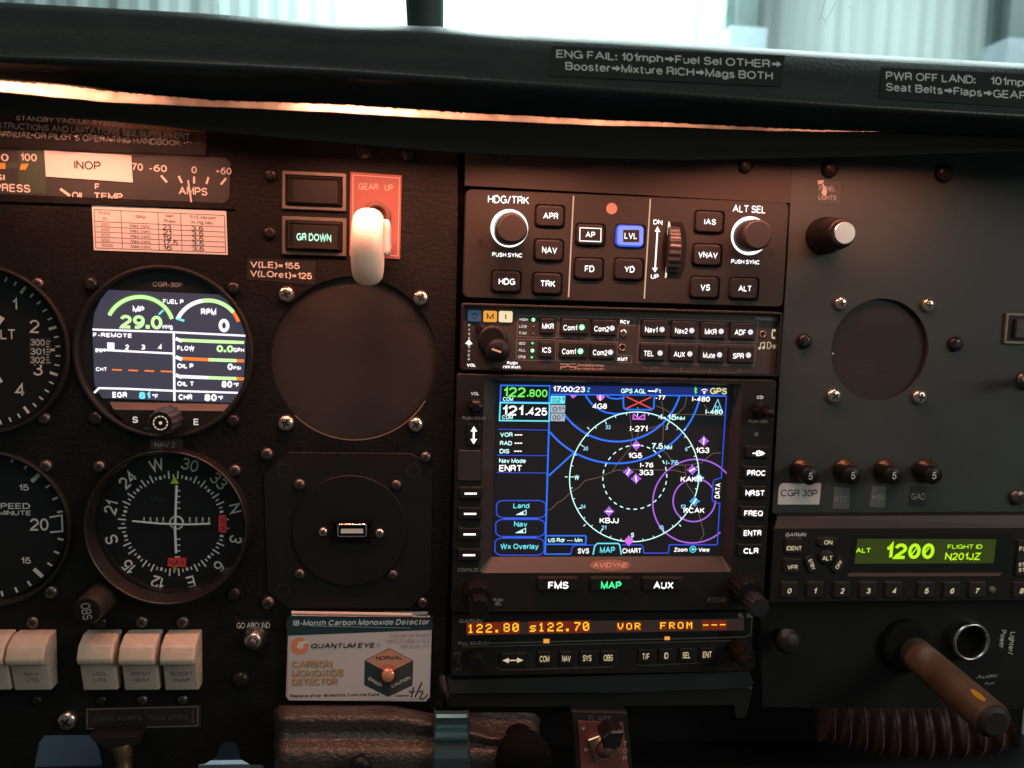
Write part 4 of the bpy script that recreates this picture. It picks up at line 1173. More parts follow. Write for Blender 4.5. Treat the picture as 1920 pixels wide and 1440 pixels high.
# --- cowl flap control and things below the panel
t = thing('cowl_flap_control', 'dull brass push-pull control with dark bracket below the left panel', 'control', P(235, 1400, -20))
mb = MB(darkmetal)
mb.prism(qs([(166, 1381), (262, 1381), (262, 1394), (236, 1412), (214, 1412), (176, 1392)], 16), 6, 16, 0.8); build('bracket', mb, t)
mb = MB(mat('dull_brass', (0.16, 0.13, 0.07), 0.4, metal=0.8))
a, b = P(230, 1398, 14), P(236, 1470, 20)
mb.tube([tuple(a), tuple(a + (b - a) * .3), tuple(a + (b - a) * .34), tuple(a + (b - a) * .7), tuple(b)], [4.6, 4.0, 3.4, 3.2, 4.2], 16); build('plunger', mb, t)
mb = MB(mat('pale_edge_paint', (0.55, 0.65, 0.75), 0.35))
mb.prism(qs([(368, 1434), (498, 1432), (498, 1466), (368, 1468)], -18), -22, -18, 0.5)
o = build('pale_bracket', mb, at=P(430, 1440, -30)); tag(o, 'pale blue-white metal bracket edge at the bottom below the notch', 'bracket')

# --- screws of the left panel
for a in ((683, 283, 17, 'dark', 'black screw under the visor above the gear placard'), (763, 287, 15, 'dark', 'black screw under the visor right of the gear placard'),
          (508, 328, 13, 'dark', 'black screw left of the unlit indicator light'), (506, 437, 12, 'dark', 'black screw left of the GR DOWN light'),
          (72, 532, 12, 'brown', 'reddish screw at the upper right of the altimeter'), (84, 784, 12, 'brown', 'reddish screw at the lower right of the altimeter'),
          (171, 533, 14, 'dark', 'black screw at the upper left of the engine monitor'), (438, 541, 13, 'dark', 'black screw at the upper right of the engine monitor'),
          (180, 784, 14, 'dark', 'black screw at the lower left of the engine monitor'), (438, 789, 13, 'dark', 'black screw at the lower right of the engine monitor'),
          (538, 552, 16, 'bright', 'bright screw at the upper left of the large round hole'), (789, 559, 15, 'bright', 'bright screw at the upper right of the large round hole'),
          (537, 793, 16, 'bright', 'bright screw at the lower left of the large round hole'), (780, 796, 15, 'bright', 'bright screw at the lower right of the large round hole'),
          (87, 874, 13, 'brown', 'dull screw at the upper right of the vertical speed dial'), (97, 1109, 13, 'brown', 'dull screw at the lower right of the vertical speed dial'),
          (187, 875, 12, 'brown', 'dull screw at the upper left of the course indicator'), (441, 882, 12, 'brown', 'reddish screw at the upper right of the course indicator'),
          (439, 1113, 13, 'dark', 'black screw at the lower right of the course indicator'),
          (63, 1166, 12, 'brown', 'dull screw above the second rocker switch from the left'), (190, 1167, 12, 'dark', 'dull screw above the LDG LITE switch'),
          (267, 1165, 12, 'brown', 'dull screw above the PITOT HEAT switch'), (343, 1165, 12, 'brown', 'dull screw above the switch with faded lettering'),
          (70, 1312, 10, 'dark', 'dark screw below the second rocker switch from the left'), (191, 1312, 10, 'dark', 'dark screw below the LDG LITE switch'),
          (268, 1311, 10, 'brown', 'dull screw below the PITOT HEAT switch'), (343, 1311, 10, 'brown', 'dull screw below the switch with faded lettering'),
          (128, 1349, 18, 'bright', 'large bright screw left of the cowl flaps placard'), (452, 1273, 16, 'dark', 'black screw below the go-around button')):
    screw(*a)
for a in ((501, 851, 12, 'brown', 'dull screw at the upper left outside the USB plate'), (798, 857, 11, 'brown', 'dull screw at the upper right of the USB plate'),
          (503, 1129, 12, 'brown', 'dull screw at the lower left of the USB plate'), (793, 1129, 9, 'brown', 'dull screw at the lower right of the USB plate'),
          (562, 908, 11, 'brown', 'reddish screw above left of the USB disc'), (743, 909, 10, 'brown', 'reddish screw above right of the USB disc'),
          (562, 1076, 10, 'brown', 'dull screw below left of the USB disc'), (737, 1077, 9, 'brown', 'dull screw below right of the USB disc')):
    screw(*a, 1.2)
# ================================================================== radio stack
# --- filler strip above the autopilot
mb = MB(stripgrey)
c, w, h = box4((872, 240), (1489, 268), (1483, 382), (872, 349), 1)
mb.prism(qs([(872, 200), (1488, 225), (1483, 381), (871, 348)], 1), -3, 1, 0.3)
o = build('filler_strip', mb, at=P(1180, 320, 1)); tag(o, 'blank dark filler strip between the visor and the autopilot', 'panel strip')
for a in ((942, 290, 14, 'dark', 'black screw half hidden by the visor above HDG/TRK'), (1177, 296, 13, 'dark', 'black screw half hidden by the visor above the AP and LVL buttons'), (1397, 311, 14, 'dark', 'black screw under the visor above ALT SEL')):
    screw(*a, 1)

def button(parent, cx, cy, w, h, d0, d1, m, text=None, tm=None, tw=None, th=None, r=1.2, bev=0.6, bold=0.03, dx=0, dy=0, shear=0.0, name='button', extra=None, rot=0.0):
    mb = MB(m)
    c, ww, hh = cwh(cx, cy, w, h, d1)
    mb.rr(c, ww, hh, r, [(-0.3, d0), (0, d0 + (d1 - d0) * .35), (0.05, d1 - bev), (bev * .4, d1 - bev * .25), (bev, d1)], 4, True, rot)
    if text:
        mb.use(tm)
        mb.t(text, cx + dx - tw / 2, cx + dx + tw / 2, cy + dy - th / 2, cy + dy + th / 2, d1 + .08, rot=rot, bold=bold, shear=shear)
    if extra: extra(mb, d1 + .08)
    return build(name, mb, parent)
def surround(mb, cx, cy, w, h, d, r=1.2):
    c, ww, hh = cwh(cx, cy, w, h, d); mb.rr(c, ww, hh, r, [(0, d), (0.01, d + .02)], 4)

# --- autopilot
t = thing('autopilot', 'wide autopilot control head with backlit buttons and a blue lit LVL key', 'autopilot', P(1170, 462, 4))
d = 4.0
mb = MB(apface)
c, w, h = box4((874, 351), (1480, 383), (1468, 574), (867, 561), d)
mb.rr(c, w, h, 3.0, [(0, -4), (0, d - .5), (.5, d)], 6)
e = d + .1
mb.use(gap)
BT = [('APR', 1031, 405, 28, 12), ('NAV', 1029, 469, 28, 12), ('HDG', 949, 528, 31, 12), ('TRK', 1026, 532, 27, 12), ('AP', 1107, 440, 18, 11), ('LVL', 1182, 442, 23, 12), ('FD', 1104, 504, 18, 12), ('YD', 1179, 505, 19, 12),
      ('IAS', 1330, 416, 22, 11), ('VNAV', 1326, 478, 36, 11), ('VS', 1321, 539, 18, 12), ('ALT', 1395, 541, 24, 11)]
for s, x, y, _, _ in BT: surround(mb, x, y + .5, 58, 45, d + .02, 1.8)
mb.use(slotblack); mb.pdisc(901, 456, 7, e); mb.pdisc(1446, 475, 7, e)
mb.use(mat('sensor_window', (0.42, 0.26, 0.21), 0.4)); mb.pdisc(1147, 391, 10.5, e, 28)
mb.use(G['warmline']); mb.pl([(1075.5, 367), (1066, 557)], 2.6, e); mb.pl([(1219.5, 373), (1208, 560)], 2.6, e)
mb.use(G['white'])
mb.t('HDG/TRK', 915, 992, 367, 382, e, bold=.02); mb.t('PUSH SYNC', 923, 979, 474, 482, e, bold=.035); mb.t('ALT SEL', 1374, 1435, 385, 399, e, bold=.02); mb.t('PUSH SYNC', 1371, 1424, 487, 495, e, bold=.035)
mb.t('DN', 1225, 1242, 412, 421, e, bold=.03); mb.t('UP', 1219, 1235, 514, 523, e, bold=.03)
mb.pl([(1233, 428), (1228, 508)], 3, e); mb.pf([(1233, 424), (1227.5, 434), (1238, 435)], e); mb.pf([(1228, 511), (1222.5, 502), (1233.5, 502)], e)
mb.use(knobblack); mb.pf([(1251, 416), (1245, 440), (1241, 465), (1242, 500), (1248, 522), (1276, 522), (1284, 500), (1288, 465), (1286, 435), (1280, 416)], e)
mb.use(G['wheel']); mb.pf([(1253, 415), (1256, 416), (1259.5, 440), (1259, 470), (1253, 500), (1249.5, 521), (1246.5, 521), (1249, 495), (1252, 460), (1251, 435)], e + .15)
build('faceplate', mb, t)
for s, x, y, tw, th in BT:
    if s == 'AP':
        button(t, x, y, 51, 38, d, d + 1.6, rubber, 'AP', G['white'], tw, th, r=2.0, extra=lambda mb, dd: mb.pl([(1087.5, 427), (1127, 428.5), (1126.5, 453), (1087, 451.5)], 1.8, dd, True))
    elif s == 'LVL':
        mb = MB(G['lvledge']); c, ww, hh = cwh(x, y, 51, 39, d + 1.6)
        mb.rr(c, ww, hh, 2.0, [(-.3, d), (0, d + 1.0), (.4, d + 1.45)], 4, False); mb.use(G['lvl']); mb.rr(c, ww, hh, 2.0, [(.4, d + 1.45), (.7, d + 1.6)], 4, True)
        mb.use(rubber); mb.prect(1168.5, 431, 1198.5, 454, d + 1.7); mb.use(G['white']); mb.t('LVL', 1171, 1194, 436, 448, d + 1.78, bold=.02)
        build('lit_button', mb, t)
    else:
        button(t, x, y, 51, 38, d, d + 1.6, rubber, s, G['white'], tw, th, r=2.0, dx=1.5)
def lit_knob(px, py, r_ring, kx, ky, kr, dk, lobes):
    c = q(px, py, e); k = px_mm(px, py, e)
    mb = MB(G['white']); mb.lathe(c, [(r_ring * k, d), (r_ring * k, e + .25), ((r_ring - 6.0) * k, e + .3), ((r_ring - 6.5) * k, d)], 48, False); build('light_ring', mb, t)
    mb = MB(mat('knob_soft_black', (0.028, 0.024, 0.022), 0.55))
    c2 = q(kx, ky, dk); kk = px_mm(kx, ky, dk)
    loops = []
    for rr_, dd in ((kr * 1.04, d), (kr * 1.04, dk - 3), (kr, dk - .9), (kr * .93, dk - .2), (kr * .85, dk)):
        loops.append([(c2[0] + rr_ * kk * (1 + lobes[1] * math.cos(lobes[0] * 2 * PI * j / 96 + lobes[2])) * math.cos(2 * PI * j / 96), -dd, c2[1] + rr_ * kk * (1 + lobes[1] * math.cos(lobes[0] * 2 * PI * j / 96 + lobes[2])) * math.sin(2 * PI * j / 96)) for j in range(96)])
    mb.loft(loops, smooth=True); build('knob', mb, t)
lit_knob(955, 428, 35.5, 960.5, 428, 29, 17, (3, .035, 1.2))
lit_knob(1405.5, 442, 35.5, 1421.5, 440, 28, 17, (30, .008, 0))
# pitch wheel
mb = MB(mat('wheel_ribbed', (0.045, 0.040, 0.038), 0.35))
cw_ = P(1267, 468, 9.0); hwid = 3.0
loops = []
N = 120
for x, rr_ in ((-hwid, 13.6), (-hwid, 14.4), (-hwid + .5, 15.0), (hwid - .5, 15.0), (hwid, 14.4), (hwid, 13.6)):
    loops.append([(cw_.x + x, cw_.y + 15 + (rr_ + (.3 if (j // 2) % 2 else 0) * (rr_ > 14)) * math.cos(2 * PI * j / N), cw_.z + (rr_ + (.3 if (j // 2) % 2 else 0) * (rr_ > 14)) * math.sin(2 * PI * j / N)) for j in range(N)])
mb.loft(loops, True, True); build('pitch_wheel', mb, t)

# --- audio panel
t = thing('audio_selector', 'audio selector panel with O M I marker lamps and green lit Com1 buttons', 'audio panel', P(1165, 638, 3))
d = 3.0
mb = MB(bezel)
c, w, h = box4((866, 571), (1469, 582), (1461, 709), (862, 693), d + 3)
mb.rr(c, w, h, 1.6, [(0, -4), (0, d + 2.6), (.5, d + 3), (1.1, d + 3), (1.4, d + .2)], 4, False)
mb.use(mat('audio_face', (0.040, 0.035, 0.034), 0.55, mottled=(45, .92, 1.08))); mb.rr(c, w - 2, h - 2, 1.2, [(0, d - 1), (0.1, d)], 3)
e = d + .08
line = mat('printed_line', (0.19, 0.165, 0.155), 0.6)
def AZ(u, v): return (840 + u / 6.0, 560 + v / 6.0)
def BZ(u, v): return (1150 + u / 6.0, 560 + v / 6.0)
mb.use(line)
for zf, pts, cl_ in ((AZ, [(785, 190), (1235, 200), (1222, 440), (775, 428)], 1), (AZ, [(772, 458), (1218, 462), (1208, 700), (765, 690)], 1),
                     (AZ, [(1908, 455), (1855, 452)], 0), (AZ, [(1310, 440), (1240, 438), (1255, 200), (1900, 214)], 0), (BZ, [(0, 215), (242, 222), (232, 305), (70, 298), (60, 330), (45, 455), (0, 458)], 0),
                     (AZ, [(1900, 490), (1245, 470), (1230, 700), (1905, 718)], 0), (BZ, [(0, 482), (48, 486), (40, 630), (212, 645), (205, 722), (0, 716)], 0),
                     (BZ, [(300, 222), (1632, 260), (1610, 495), (285, 462)], 1), (BZ, [(310, 722), (265, 720), (280, 490), (1605, 522), (1580, 758), (1550, 756)], 0),
                     (BZ, [(550, 730), (640, 735)], 0), (BZ, [(895, 740), (970, 744)], 0), (BZ, [(1220, 746), (1305, 750)], 0), (BZ, [(425, 795), (425, 815), (1418, 838), (1424, 785)], 0), (BZ, [(760, 768), (758, 820)], 0), (BZ, [(1090, 775), (1088, 828)], 0),
                     (AZ, [(1405, 425), (1405, 442), (1455, 444)], 0), (AZ, [(1690, 450), (1745, 452), (1748, 432)], 0)):
    mb.pl([zf(*p) for p in pts], 1.3, e, bool(cl_))
def at_(zf, m, s, u0, u1, v0, v1, bold=.03, rot=0):
    mb.use(m); a, b = zf(u0, v0), zf(u1, v1); mb.t(s, a[0], b[0], a[1], b[1], e + .04, bold=bold, rot=rot)
at_(AZ, line, 'Playback', 1485, 1660, 430, 462, .02)
for s, u0, u1, v in (('HIGH', 805, 900, 235), ('LOW', 800, 888, 312), ('T/M', 797, 882, 388), ('ISO', 797, 870, 503), ('ALL', 792, 870, 578), ('CRW', 787, 875, 655)): at_(AZ, G['soft'], s, u0, u1, v - 17, v + 17, .05)
for i, ch in enumerate('PASSENGER'):
    if ch in 'NG' and False: continue
    v = 300 + i * 48
    at_(AZ, G['soft'], ch, 228 - i * 0.5, 250 - i * 0.5, v - 13, v + 13, .03)
mb.use(G['white']); mb.pf([AZ(*p) for p in [(193, 508), (235, 458), (277, 512), (252, 512), (248, 524), (222, 524), (218, 510)]], e + .06)
at_(AZ, G['white'], 'VOL', 213, 310, 730, 765, .05); at_(AZ, G['white'], 'PUSH', 665, 782, 708, 742, .05); at_(AZ, G['white'], 'OFF/EMG', 618, 815, 755, 792, .05)
at_(BZ, G['white'], 'RCV', 78, 183, 242, 284, .06); at_(BZ, G['white'], 'XMT', 45, 160, 660, 702, .06); at_(BZ, dimpaint, 'PMA8000E', 1604, 1878, 208, 248, .02)
logo = mat('maker_mark_orange', (0.62, 0.42, 0.34), 0.5)
mb.use(logo)
for pts in ([(1262, 738), (1345, 738), (1345, 742)], ): mb.pl([AZ(*p) for p in [(1262, 735), (1340, 735), (1372, 768), (1440, 768), (1432, 800), (1365, 800)]], 2.0, e)
mb.pl([AZ(*p) for p in [(1440, 733), (1360, 733)]], 2.0, e); mb.pl([AZ(*p) for p in [(1270, 805), (1272, 766), (1330, 766), (1350, 745)]], 2.0, e)
at_(AZ, logo, 'ENGINEERING', 1455, 1758, 735, 765, .03); at_(AZ, logo, 'INCORPORATED', 1452, 1757, 782, 813, .03); mb.use(line); a = AZ(1785, 745); mb.parc(a[0], a[1], 2, .6, e)
faint = mat('faint_green_print', (0.07, 0.085, 0.08), 0.6)
at_(BZ, faint, 'Push Hold', 320, 535, 720, 748, .01); at_(BZ, line, 'Function', 332, 515, 762, 790, .01); at_(BZ, faint, 'Function A', 650, 872, 728, 754, .01); at_(BZ, faint, 'Function B', 980, 1205, 732, 760, .01); at_(BZ, faint, 'Function C', 1312, 1530, 738, 768, .01)
mb.use(G['cream'])
mb.pl([BZ(*p) for p in [(1820, 350), (1795, 352), (1785, 395), (1790, 440), (1815, 448)]], 2.4, e); mb.pl([BZ(*p) for p in [(1818, 345), (1818, 372)]], 2.4, e); mb.pl([BZ(*p) for p in [(1812, 430), (1812, 452)]], 2.4, e)
mb.pl([BZ(*p) for p in [(1655, 555), (1658, 500), (1703, 492), (1700, 550)]], 1.5, e); a = BZ(1645, 557); mb.pdisc(a[0], a[1], 2.6, e); a = BZ(1690, 552); mb.pdisc(a[0], a[1], 2.6, e)
mb.pl([BZ(*p) for p in [(1735, 490), (1732, 560), (1758, 562), (1762, 545), (1778, 540), (1772, 510), (1765, 492)]], 1.2, e, True)
for u in (1795, 1812, 1830): mb.pl([BZ(*p) for p in [(u, 520), (u + 8, 540), (u, 560)]], 1.1, e)
build('faceplate', mb, t)
for s, zf, u, v, m, tm in (('O', AZ, 298, 195, 'markerblue', inkfade), ('M', AZ, 475, 200, 'orange', ink), ('I', AZ, 650, 203, 'markercream', ink)):
    mb = MB(G[m]); x, y = zf(u, v); c, ww, hh = cwh(x, y, 25.5, 21, d + .9); mb.rr(c, ww, hh, .8, [(0, d - .5), (0, d + .7), (.25, d + .9)], 4)
    mb.use(ink); tw = {'O': 10.5, 'M': 13, 'I': 2.2}[s]; mb.t(s, x - tw / 2, x + tw / 2, y - 5.5, y + 5.5, d + .98, bold=.02)
    build('marker_lamp', mb, t)
def audio_button(zf, u, v, w, h, s, u0, u1, led=None, lm='ledoff'):
    x, y = zf(u, v)
    def ex(mb, dd):
        mb.use(G['white']); a, b = zf(u0, v - 29), zf(u1, v + 29)
        a2, b2 = zf(u0, 0)[0], zf(u1, 0)[0]
        yy = y + (2.0 if led else 0) + (.5)
        mb.t(s, a2, b2, yy - 5.2, yy + 5.2, dd, bold=.02)
        if led:
            lx, ly = zf(*led)
            mb.use(G[lm]); mb.pdisc(lx, ly, 5.0 if lm == 'ledoff' else 5.6, dd + .02)
            if lm == 'green': mb.use(G['white']); mb.pdisc(lx, ly, 3.8, dd + .05)
    button(t, x, y, w, h, d - .2, d + 1.3, rubber, r=.8, extra=ex, name='select_button')
audio_button(AZ, 1118, 308, 27, 30, 'MKR', 1060, 1190); audio_button(AZ, 1108, 575, 27, 30, 'ICS', 1062, 1160)
audio_button(AZ, 1430, 312, 52, 30, 'Com1', 1297, 1452, (1506, 322), 'green'); audio_button(AZ, 1760, 325, 46, 30, 'Com2', 1645, 1812, (1846, 333))
audio_button(AZ, 1415, 580, 52, 30, 'Com1', 1283, 1438, (1490, 592), 'green'); audio_button(AZ, 1742, 592, 46, 30, 'Com2', 1630, 1792, (1828, 603))
for s, u, v, u0, u1, lx, ly in (('Nav1', 465, 335, 357, 497, 548, 347), ('Nav2', 795, 347, 695, 835, 882, 359), ('MKR', 1125, 358, 1030, 1163, 1213, 368), ('ADF', 1455, 365, 1365, 1488, 1543, 376),
                                ('TEL', 445, 602, 345, 452, 526, 612), ('AUX', 775, 612, 680, 805, 861, 622), ('Mute', 1110, 622, 1010, 1145, 1195, 632), ('SPR', 1440, 630, 1345, 1468, 1520, 636)):
    audio_button(BZ, u, v, 47, 32, s, u0, u1, (lx, ly))
mb = MB(G['green'])
for u, v, r, k in ((960, 237, 3.8, 1), (950, 585, 3.8, 1), (951, 501, 2.2, 0), (943, 660, 2.2, 0)):
    a = AZ(u, v); mb.use(G['green']); mb.lathe(q(a[0], a[1], d), [(r * .25, d), (r * .22, d + .4), (.01, d + .6)], 14)
    if k: mb.use(G['white']); mb.pdisc(a[0], a[1], 2.4, d + .62)
mb.use(mat('led_unlit', (.22, .24, .22), .3))
for u, v in ((960, 315), (955, 396)):
    a = AZ(u, v); mb.lathe(q(a[0], a[1], d), [(.45, d), (.4, d + .4), (.01, d + .5)], 14)
build('status_lamps', mb, t)
mb = MB(knobblack)
a = AZ(500, 470); cz = q(a[0], a[1], 8)
mb.lathe(cz, [(7.2, d), (7.2, 7), (6.6, 8.4), (5.2, 8.4)], 36)
mb.prism([(cz[0] - 5.0, cz[1] + 6.6), (cz[0] - 7.6, cz[1] + 7.4), (cz[0] - 7.9, cz[1] + 4.6), (cz[0] - 6.2, cz[1] + 3)], d, 8.0, .3)
build('volume_knob', mb, t)
mb = MB(knobblack); a = AZ(568, 590); c2 = q(a[0], a[1], 16)
mb.lathe(c2, [(5.6, 4), (5.6, 10), (5.3, 15.4), (4.9, 16), (0.01, 16)], 36)
mb.use(mat('pointer_line', (.85, .62, .48), .5)); mb.pl([AZ(493, 566), AZ(598, 602)], 3.4, 16.1); build('volume_pointer_knob', mb, t)
mb = MB(chrome); a = BZ(118, 388); c2 = q(a[0], a[1], d + 1); mb.lathe(c2, [(1.9, d), (1.8, d + .7), (1.2, d + 1), (.01, d + 1)], 20); mb.use(slotblack); mb.stroke([(c2[0] - .9, c2[1] - .7), (c2[0] + .9, c2[1] + .7)], .45, d + 1.05); mb.stroke([(c2[0] - .8, c2[1] + .7), (c2[0] + .8, c2[1] - .7)], .45, d + 1.05); build('lock_screw', mb, t)
for zf, u, v, r, nm in ((BZ, 102, 548, 7, 'jack'), (BZ, 1684, 400, 7, 'jack')):
    mb = MB(mat('jack_ring', (.55, .42, .33), .3, metal=.9)); a = zf(u, v); c2 = q(a[0], a[1], d + .6); k = .25
    mb.lathe(c2, [(r * k, d), (r * k, d + .5), (r * k - .25, d + .7), (r * k - .5, d + .5), (r * k - .55, d)], 24); mb.use(slotblack); mb.lathe(c2, [(r * k - .5, d), (r * k - .5, d + .1), (.01, d + .1)], 20, False); build(nm, mb, t)

# --- GPS navigator
t = thing('gps_navigator', 'large GPS navigator with a lit moving map of blue arcs and purple airports', 'navigator', P(1150, 930, 8))
d = 8.0
mb = MB(bezel)
c, w, h = box4((858, 702), (1456, 712), (1432, 1143), (845, 1150), d)
op, ow, oh = box4((906, 713), (1390, 718), (1374, 1074), (900, 1073), d)
scx, sw, sh = box4((930, 716), (1368, 722), (1356, 1044), (922, 1043), 2.0)
o1 = rrect(c, w, h, 1.6, 5)
o2 = rrect(c, w - .8, h - .8, 1.4, 5)
i1 = rrect(op, ow, oh, 2.2, 5); i2 = rrect(scx, sw, sh, .6, 5)
lp = lambda pts, dd: [(x, -dd, z) for x, z in pts]
mb.loft([lp(o1, -4), lp(o1, d - .5), lp(o2, d), lp(i1, d)], False, False)
mb.use(mat('bezel_chamfer_lit', (0.034, 0.028, 0.025), 0.45)); mb.loft([lp(i1, d), lp(i2, 2.0)], False, False); mb.use(bezel)  # bezel plastic made lighter and warmer, as if catching the lamplight
e = d + .08
mb.use(G['soft'])
mb.t('VOL', 883, 898, 735, 741, e, bold=.03); mb.t('CDI', 1419, 1431, 742, 748, e, bold=.03)
mb.use(dimpaint); mb.t('PUSH SQ/ID', 867, 911, 781, 787, e, bold=.03); mb.t('PUSH OBS', 1404, 1439, 787, 793, e, bold=.03); mb.t('COM/VLOC', 858, 898, 1065, 1072, e, bold=.02)
mb.t('PUSH', 925, 943, 1122, 1128, e, bold=.02); mb.t('SEL', 928, 940, 1129, 1135, e, bold=.02); mb.use(faintpaint); mb.t('IFD540', 1327, 1362, 1120, 1130, e, bold=.02)
mb.use(mat('photocell', (.16, .17, .17), .4)); mb.pdisc(1418, 814, 4, e)
mb.use(slotblack)
for x, y in ((1110, 1123), (1141, 1120), (1173, 1123)): mb.pdisc(x, y, 5, e)
build('bezel', mb, t)
# badge on the sloping ledge below the screen
mb = MB(mat('badge_copper', (0.16, 0.075, 0.055), 0.4))
zl = q(1144, 1061, 5)[1]
def ledge(px, py):
    # point on the ledge between the screen edge (depth 2) and the bezel (depth 8), nudged outwards
    for i in range(60):
        pass
    zb_, zt_ = op[1] - oh / 2, scx[1] - sh / 2
    lo_, hi_ = 2.0, 8.0
    for i in range(40):
        m_ = (lo_ + hi_) / 2
        z_ = q(px, py, m_)[1]
        if z_ > zt_ + (zb_ - zt_) * (m_ - 2) / 6: lo_ = m_ if False else lo_; 
        f_ = z_ - (zt_ + (zb_ - zt_) * (m_ - 2) / 6)
        if f_ > 0: hi_ = m_
        else: lo_ = m_
    p_ = P(px, py, m_)
    return (p_.x, p_.y - .12, p_.z + .12)
el = [ledge(1144 + 39 * math.cos(2 * PI * j / 36), 1060 + 10.5 * math.sin(2 * PI * j / 36)) for j in range(36)]
mb.add(el, [tuple(range(36))])
mb.use(mat('badge_letters', (.55, .28, .2), .4))
g, f, a0, a1 = glyphs('AVIDYNE', .01, .15)
mb.add([tuple(Vector(ledge(1144 + (vx - (a0 + a1) / 2) * 66 / (a1 - a0), 1060 - (vy - .345) * 9 / .69)) + Vector((0, -.06 - .006 * vl, .06))) for vx, vy, vl in g], f)
build('badge', mb, t)
# map screen, drawn in photograph pixels on the glass plane
d = 2.0
mb = MB(G['screen'])
mb.rr(scx, sw, sh, .6, [(0, d - .4), (.01, d)], 3)
e = d + .05
def L(m, pts, w, k=0.0, cl_=False): mb.use(G[m]); mb.pl(pts, w, e + k, cl_)
def X(m, s, x0, x1, y0, y1, bold=.02, k=.20, rot=0): mb.use(G[m]); mb.t(s, x0, x1, y0, y1, e + k, bold=bold, rot=rot)
def circ3(a, b, c_):
    ax, ay, bx, by, cx, cy = *a, *b, *c_
    dd = 2 * (ax * (by - cy) + bx * (cy - ay) + cx * (ay - by))
    ux = ((ax * ax + ay * ay) * (by - cy) + (bx * bx + by * by) * (cy - ay) + (cx * cx + cy * cy) * (ay - by)) / dd
    uy = ((ax * ax + ay * ay) * (cx - bx) + (bx * bx + by * by) * (ax - cx) + (cx * cx + cy * cy) * (bx - ax)) / dd
    return ux, uy, math.hypot(ax - ux, ay - uy)
def arc3(m, a, b, c_, w, k=0.0):
    ux, uy, r = circ3(a, b, c_)
    t0 = math.atan2(a[1] - uy, a[0] - ux); t1 = math.atan2(c_[1] - uy, c_[0] - ux)
    if t1 > t0: t1 -= 2 * PI
    if t0 - t1 > 2 * PI: t1 += 2 * PI
    L(m, [(ux + r * math.cos(t0 + (t1 - t0) * j / 40), uy + r * math.sin(t0 + (t1 - t0) * j / 40)) for j in range(41)], w, k)
mb.use(G['navy']); mb.pf([(1031, 722), (1363, 727), (1362.5, 741), (1031, 738)], e)
# roads
for pts in ([(1028, 957), (1033, 955), (1045, 943), (1056, 937), (1068, 925), (1086, 913), (1097, 901), (1120, 896), (1142, 887), (1155, 882), (1200, 880), (1266, 882), (1285, 887)], [(1181, 775), (1183, 800), (1186, 822), (1180, 842), (1160, 866), (1148, 884)],
            [(1240, 752), (1243, 765), (1244, 800), (1243, 825), (1236, 840), (1250, 850), (1258, 862), (1260, 878)], [(1228, 760), (1245, 767), (1262, 777)], [(1288, 742), (1284, 762), (1272, 775), (1262, 777), (1300, 777), (1358, 779)],
            [(1320, 758), (1328, 770)], [(1352, 849), (1336, 850), (1315, 868), (1290, 872), (1262, 872)], [(1285, 872), (1286, 895), (1288, 908), (1303, 930), (1312, 970), (1316, 985), (1320, 1001), (1312, 1016)], [(1215, 804), (1230, 800), (1246, 792)], [(1199, 806), (1194, 820)]):
    L('road', pts, 1.4, .02)
# airspace arcs
arc3('blue', (1031, 810), (1155, 869), (1313, 743), 3.4, .05); arc3('blue', (1059, 778), (1155, 828), (1274, 743), 3.4, .05); L('blue', [(1098, 742), (1108, 756), (1120, 766), (1135, 773), (1152, 776), (1170, 775)], 3.2, .05); L('blue', [(1136, 742), (1146, 747), (1158, 748), (1168, 746)], 3, .05)
L('blue', [(1029, 892), (1076, 849)], 3.2, .05)
mb.use(G['purple']); mb.parc(1302, 938, 40, 2.6, e + .06); mb.parc(1302, 940, 78, 2.6, e + .06, 14, 312)
# compass rose
mb.use(G['pale'])
Cq = q(1190, 895, e); KK = px_mm(1190, 895, d)
mb.stroke([(Cq[0] + 121.3 * KK * math.cos(2 * PI * j / 96), Cq[1] + 121.3 * KK * math.sin(2 * PI * j / 96)) for j in range(96)], 1.7 * KK, e + .1, True)
mb.parc(1190.5, 895, 60, 1.8, e + .1, 0, 360, 112, 2)
for k in range(36):
    a = math.radians(k * 10); r0 = 113 if k % 3 == 0 else 117
    mb.stroke([(Cq[0] + r0 * KK * math.sin(a), Cq[1] + r0 * KK * math.cos(a)), (Cq[0] + 121 * KK * math.sin(a), Cq[1] + 121 * KK * math.cos(a))], 1.2 * KK, e + .1)
for a in (0, 45, 135, 225, 270, 315):
    a = math.radians(a); mb.stroke([(Cq[0] + 125 * KK * math.sin(a), Cq[1] + 125 * KK * math.cos(a)), (Cq[0] + 130 * KK * math.sin(a), Cq[1] + 130 * KK * math.cos(a))], 1.4 * KK, e + .1)
for s, x, y in (('33', 1140, 801), ('30', 1098, 841), ('24', 1093, 950), ('21', 1132, 989), ('15', 1240, 989), ('12', 1281, 950), ('6', 1287, 842), ('3', 1250, 802)):
    hw_ = 4.6 if len(s) > 1 else 2.2; X('ice', s, x - hw_, x + hw_, y - 3.8, y + 3.8)
X('pale', 'W', 1077, 1086, 891, 899, .03); X('pale', 'S', 1183, 1189, 999, 1007, .03)
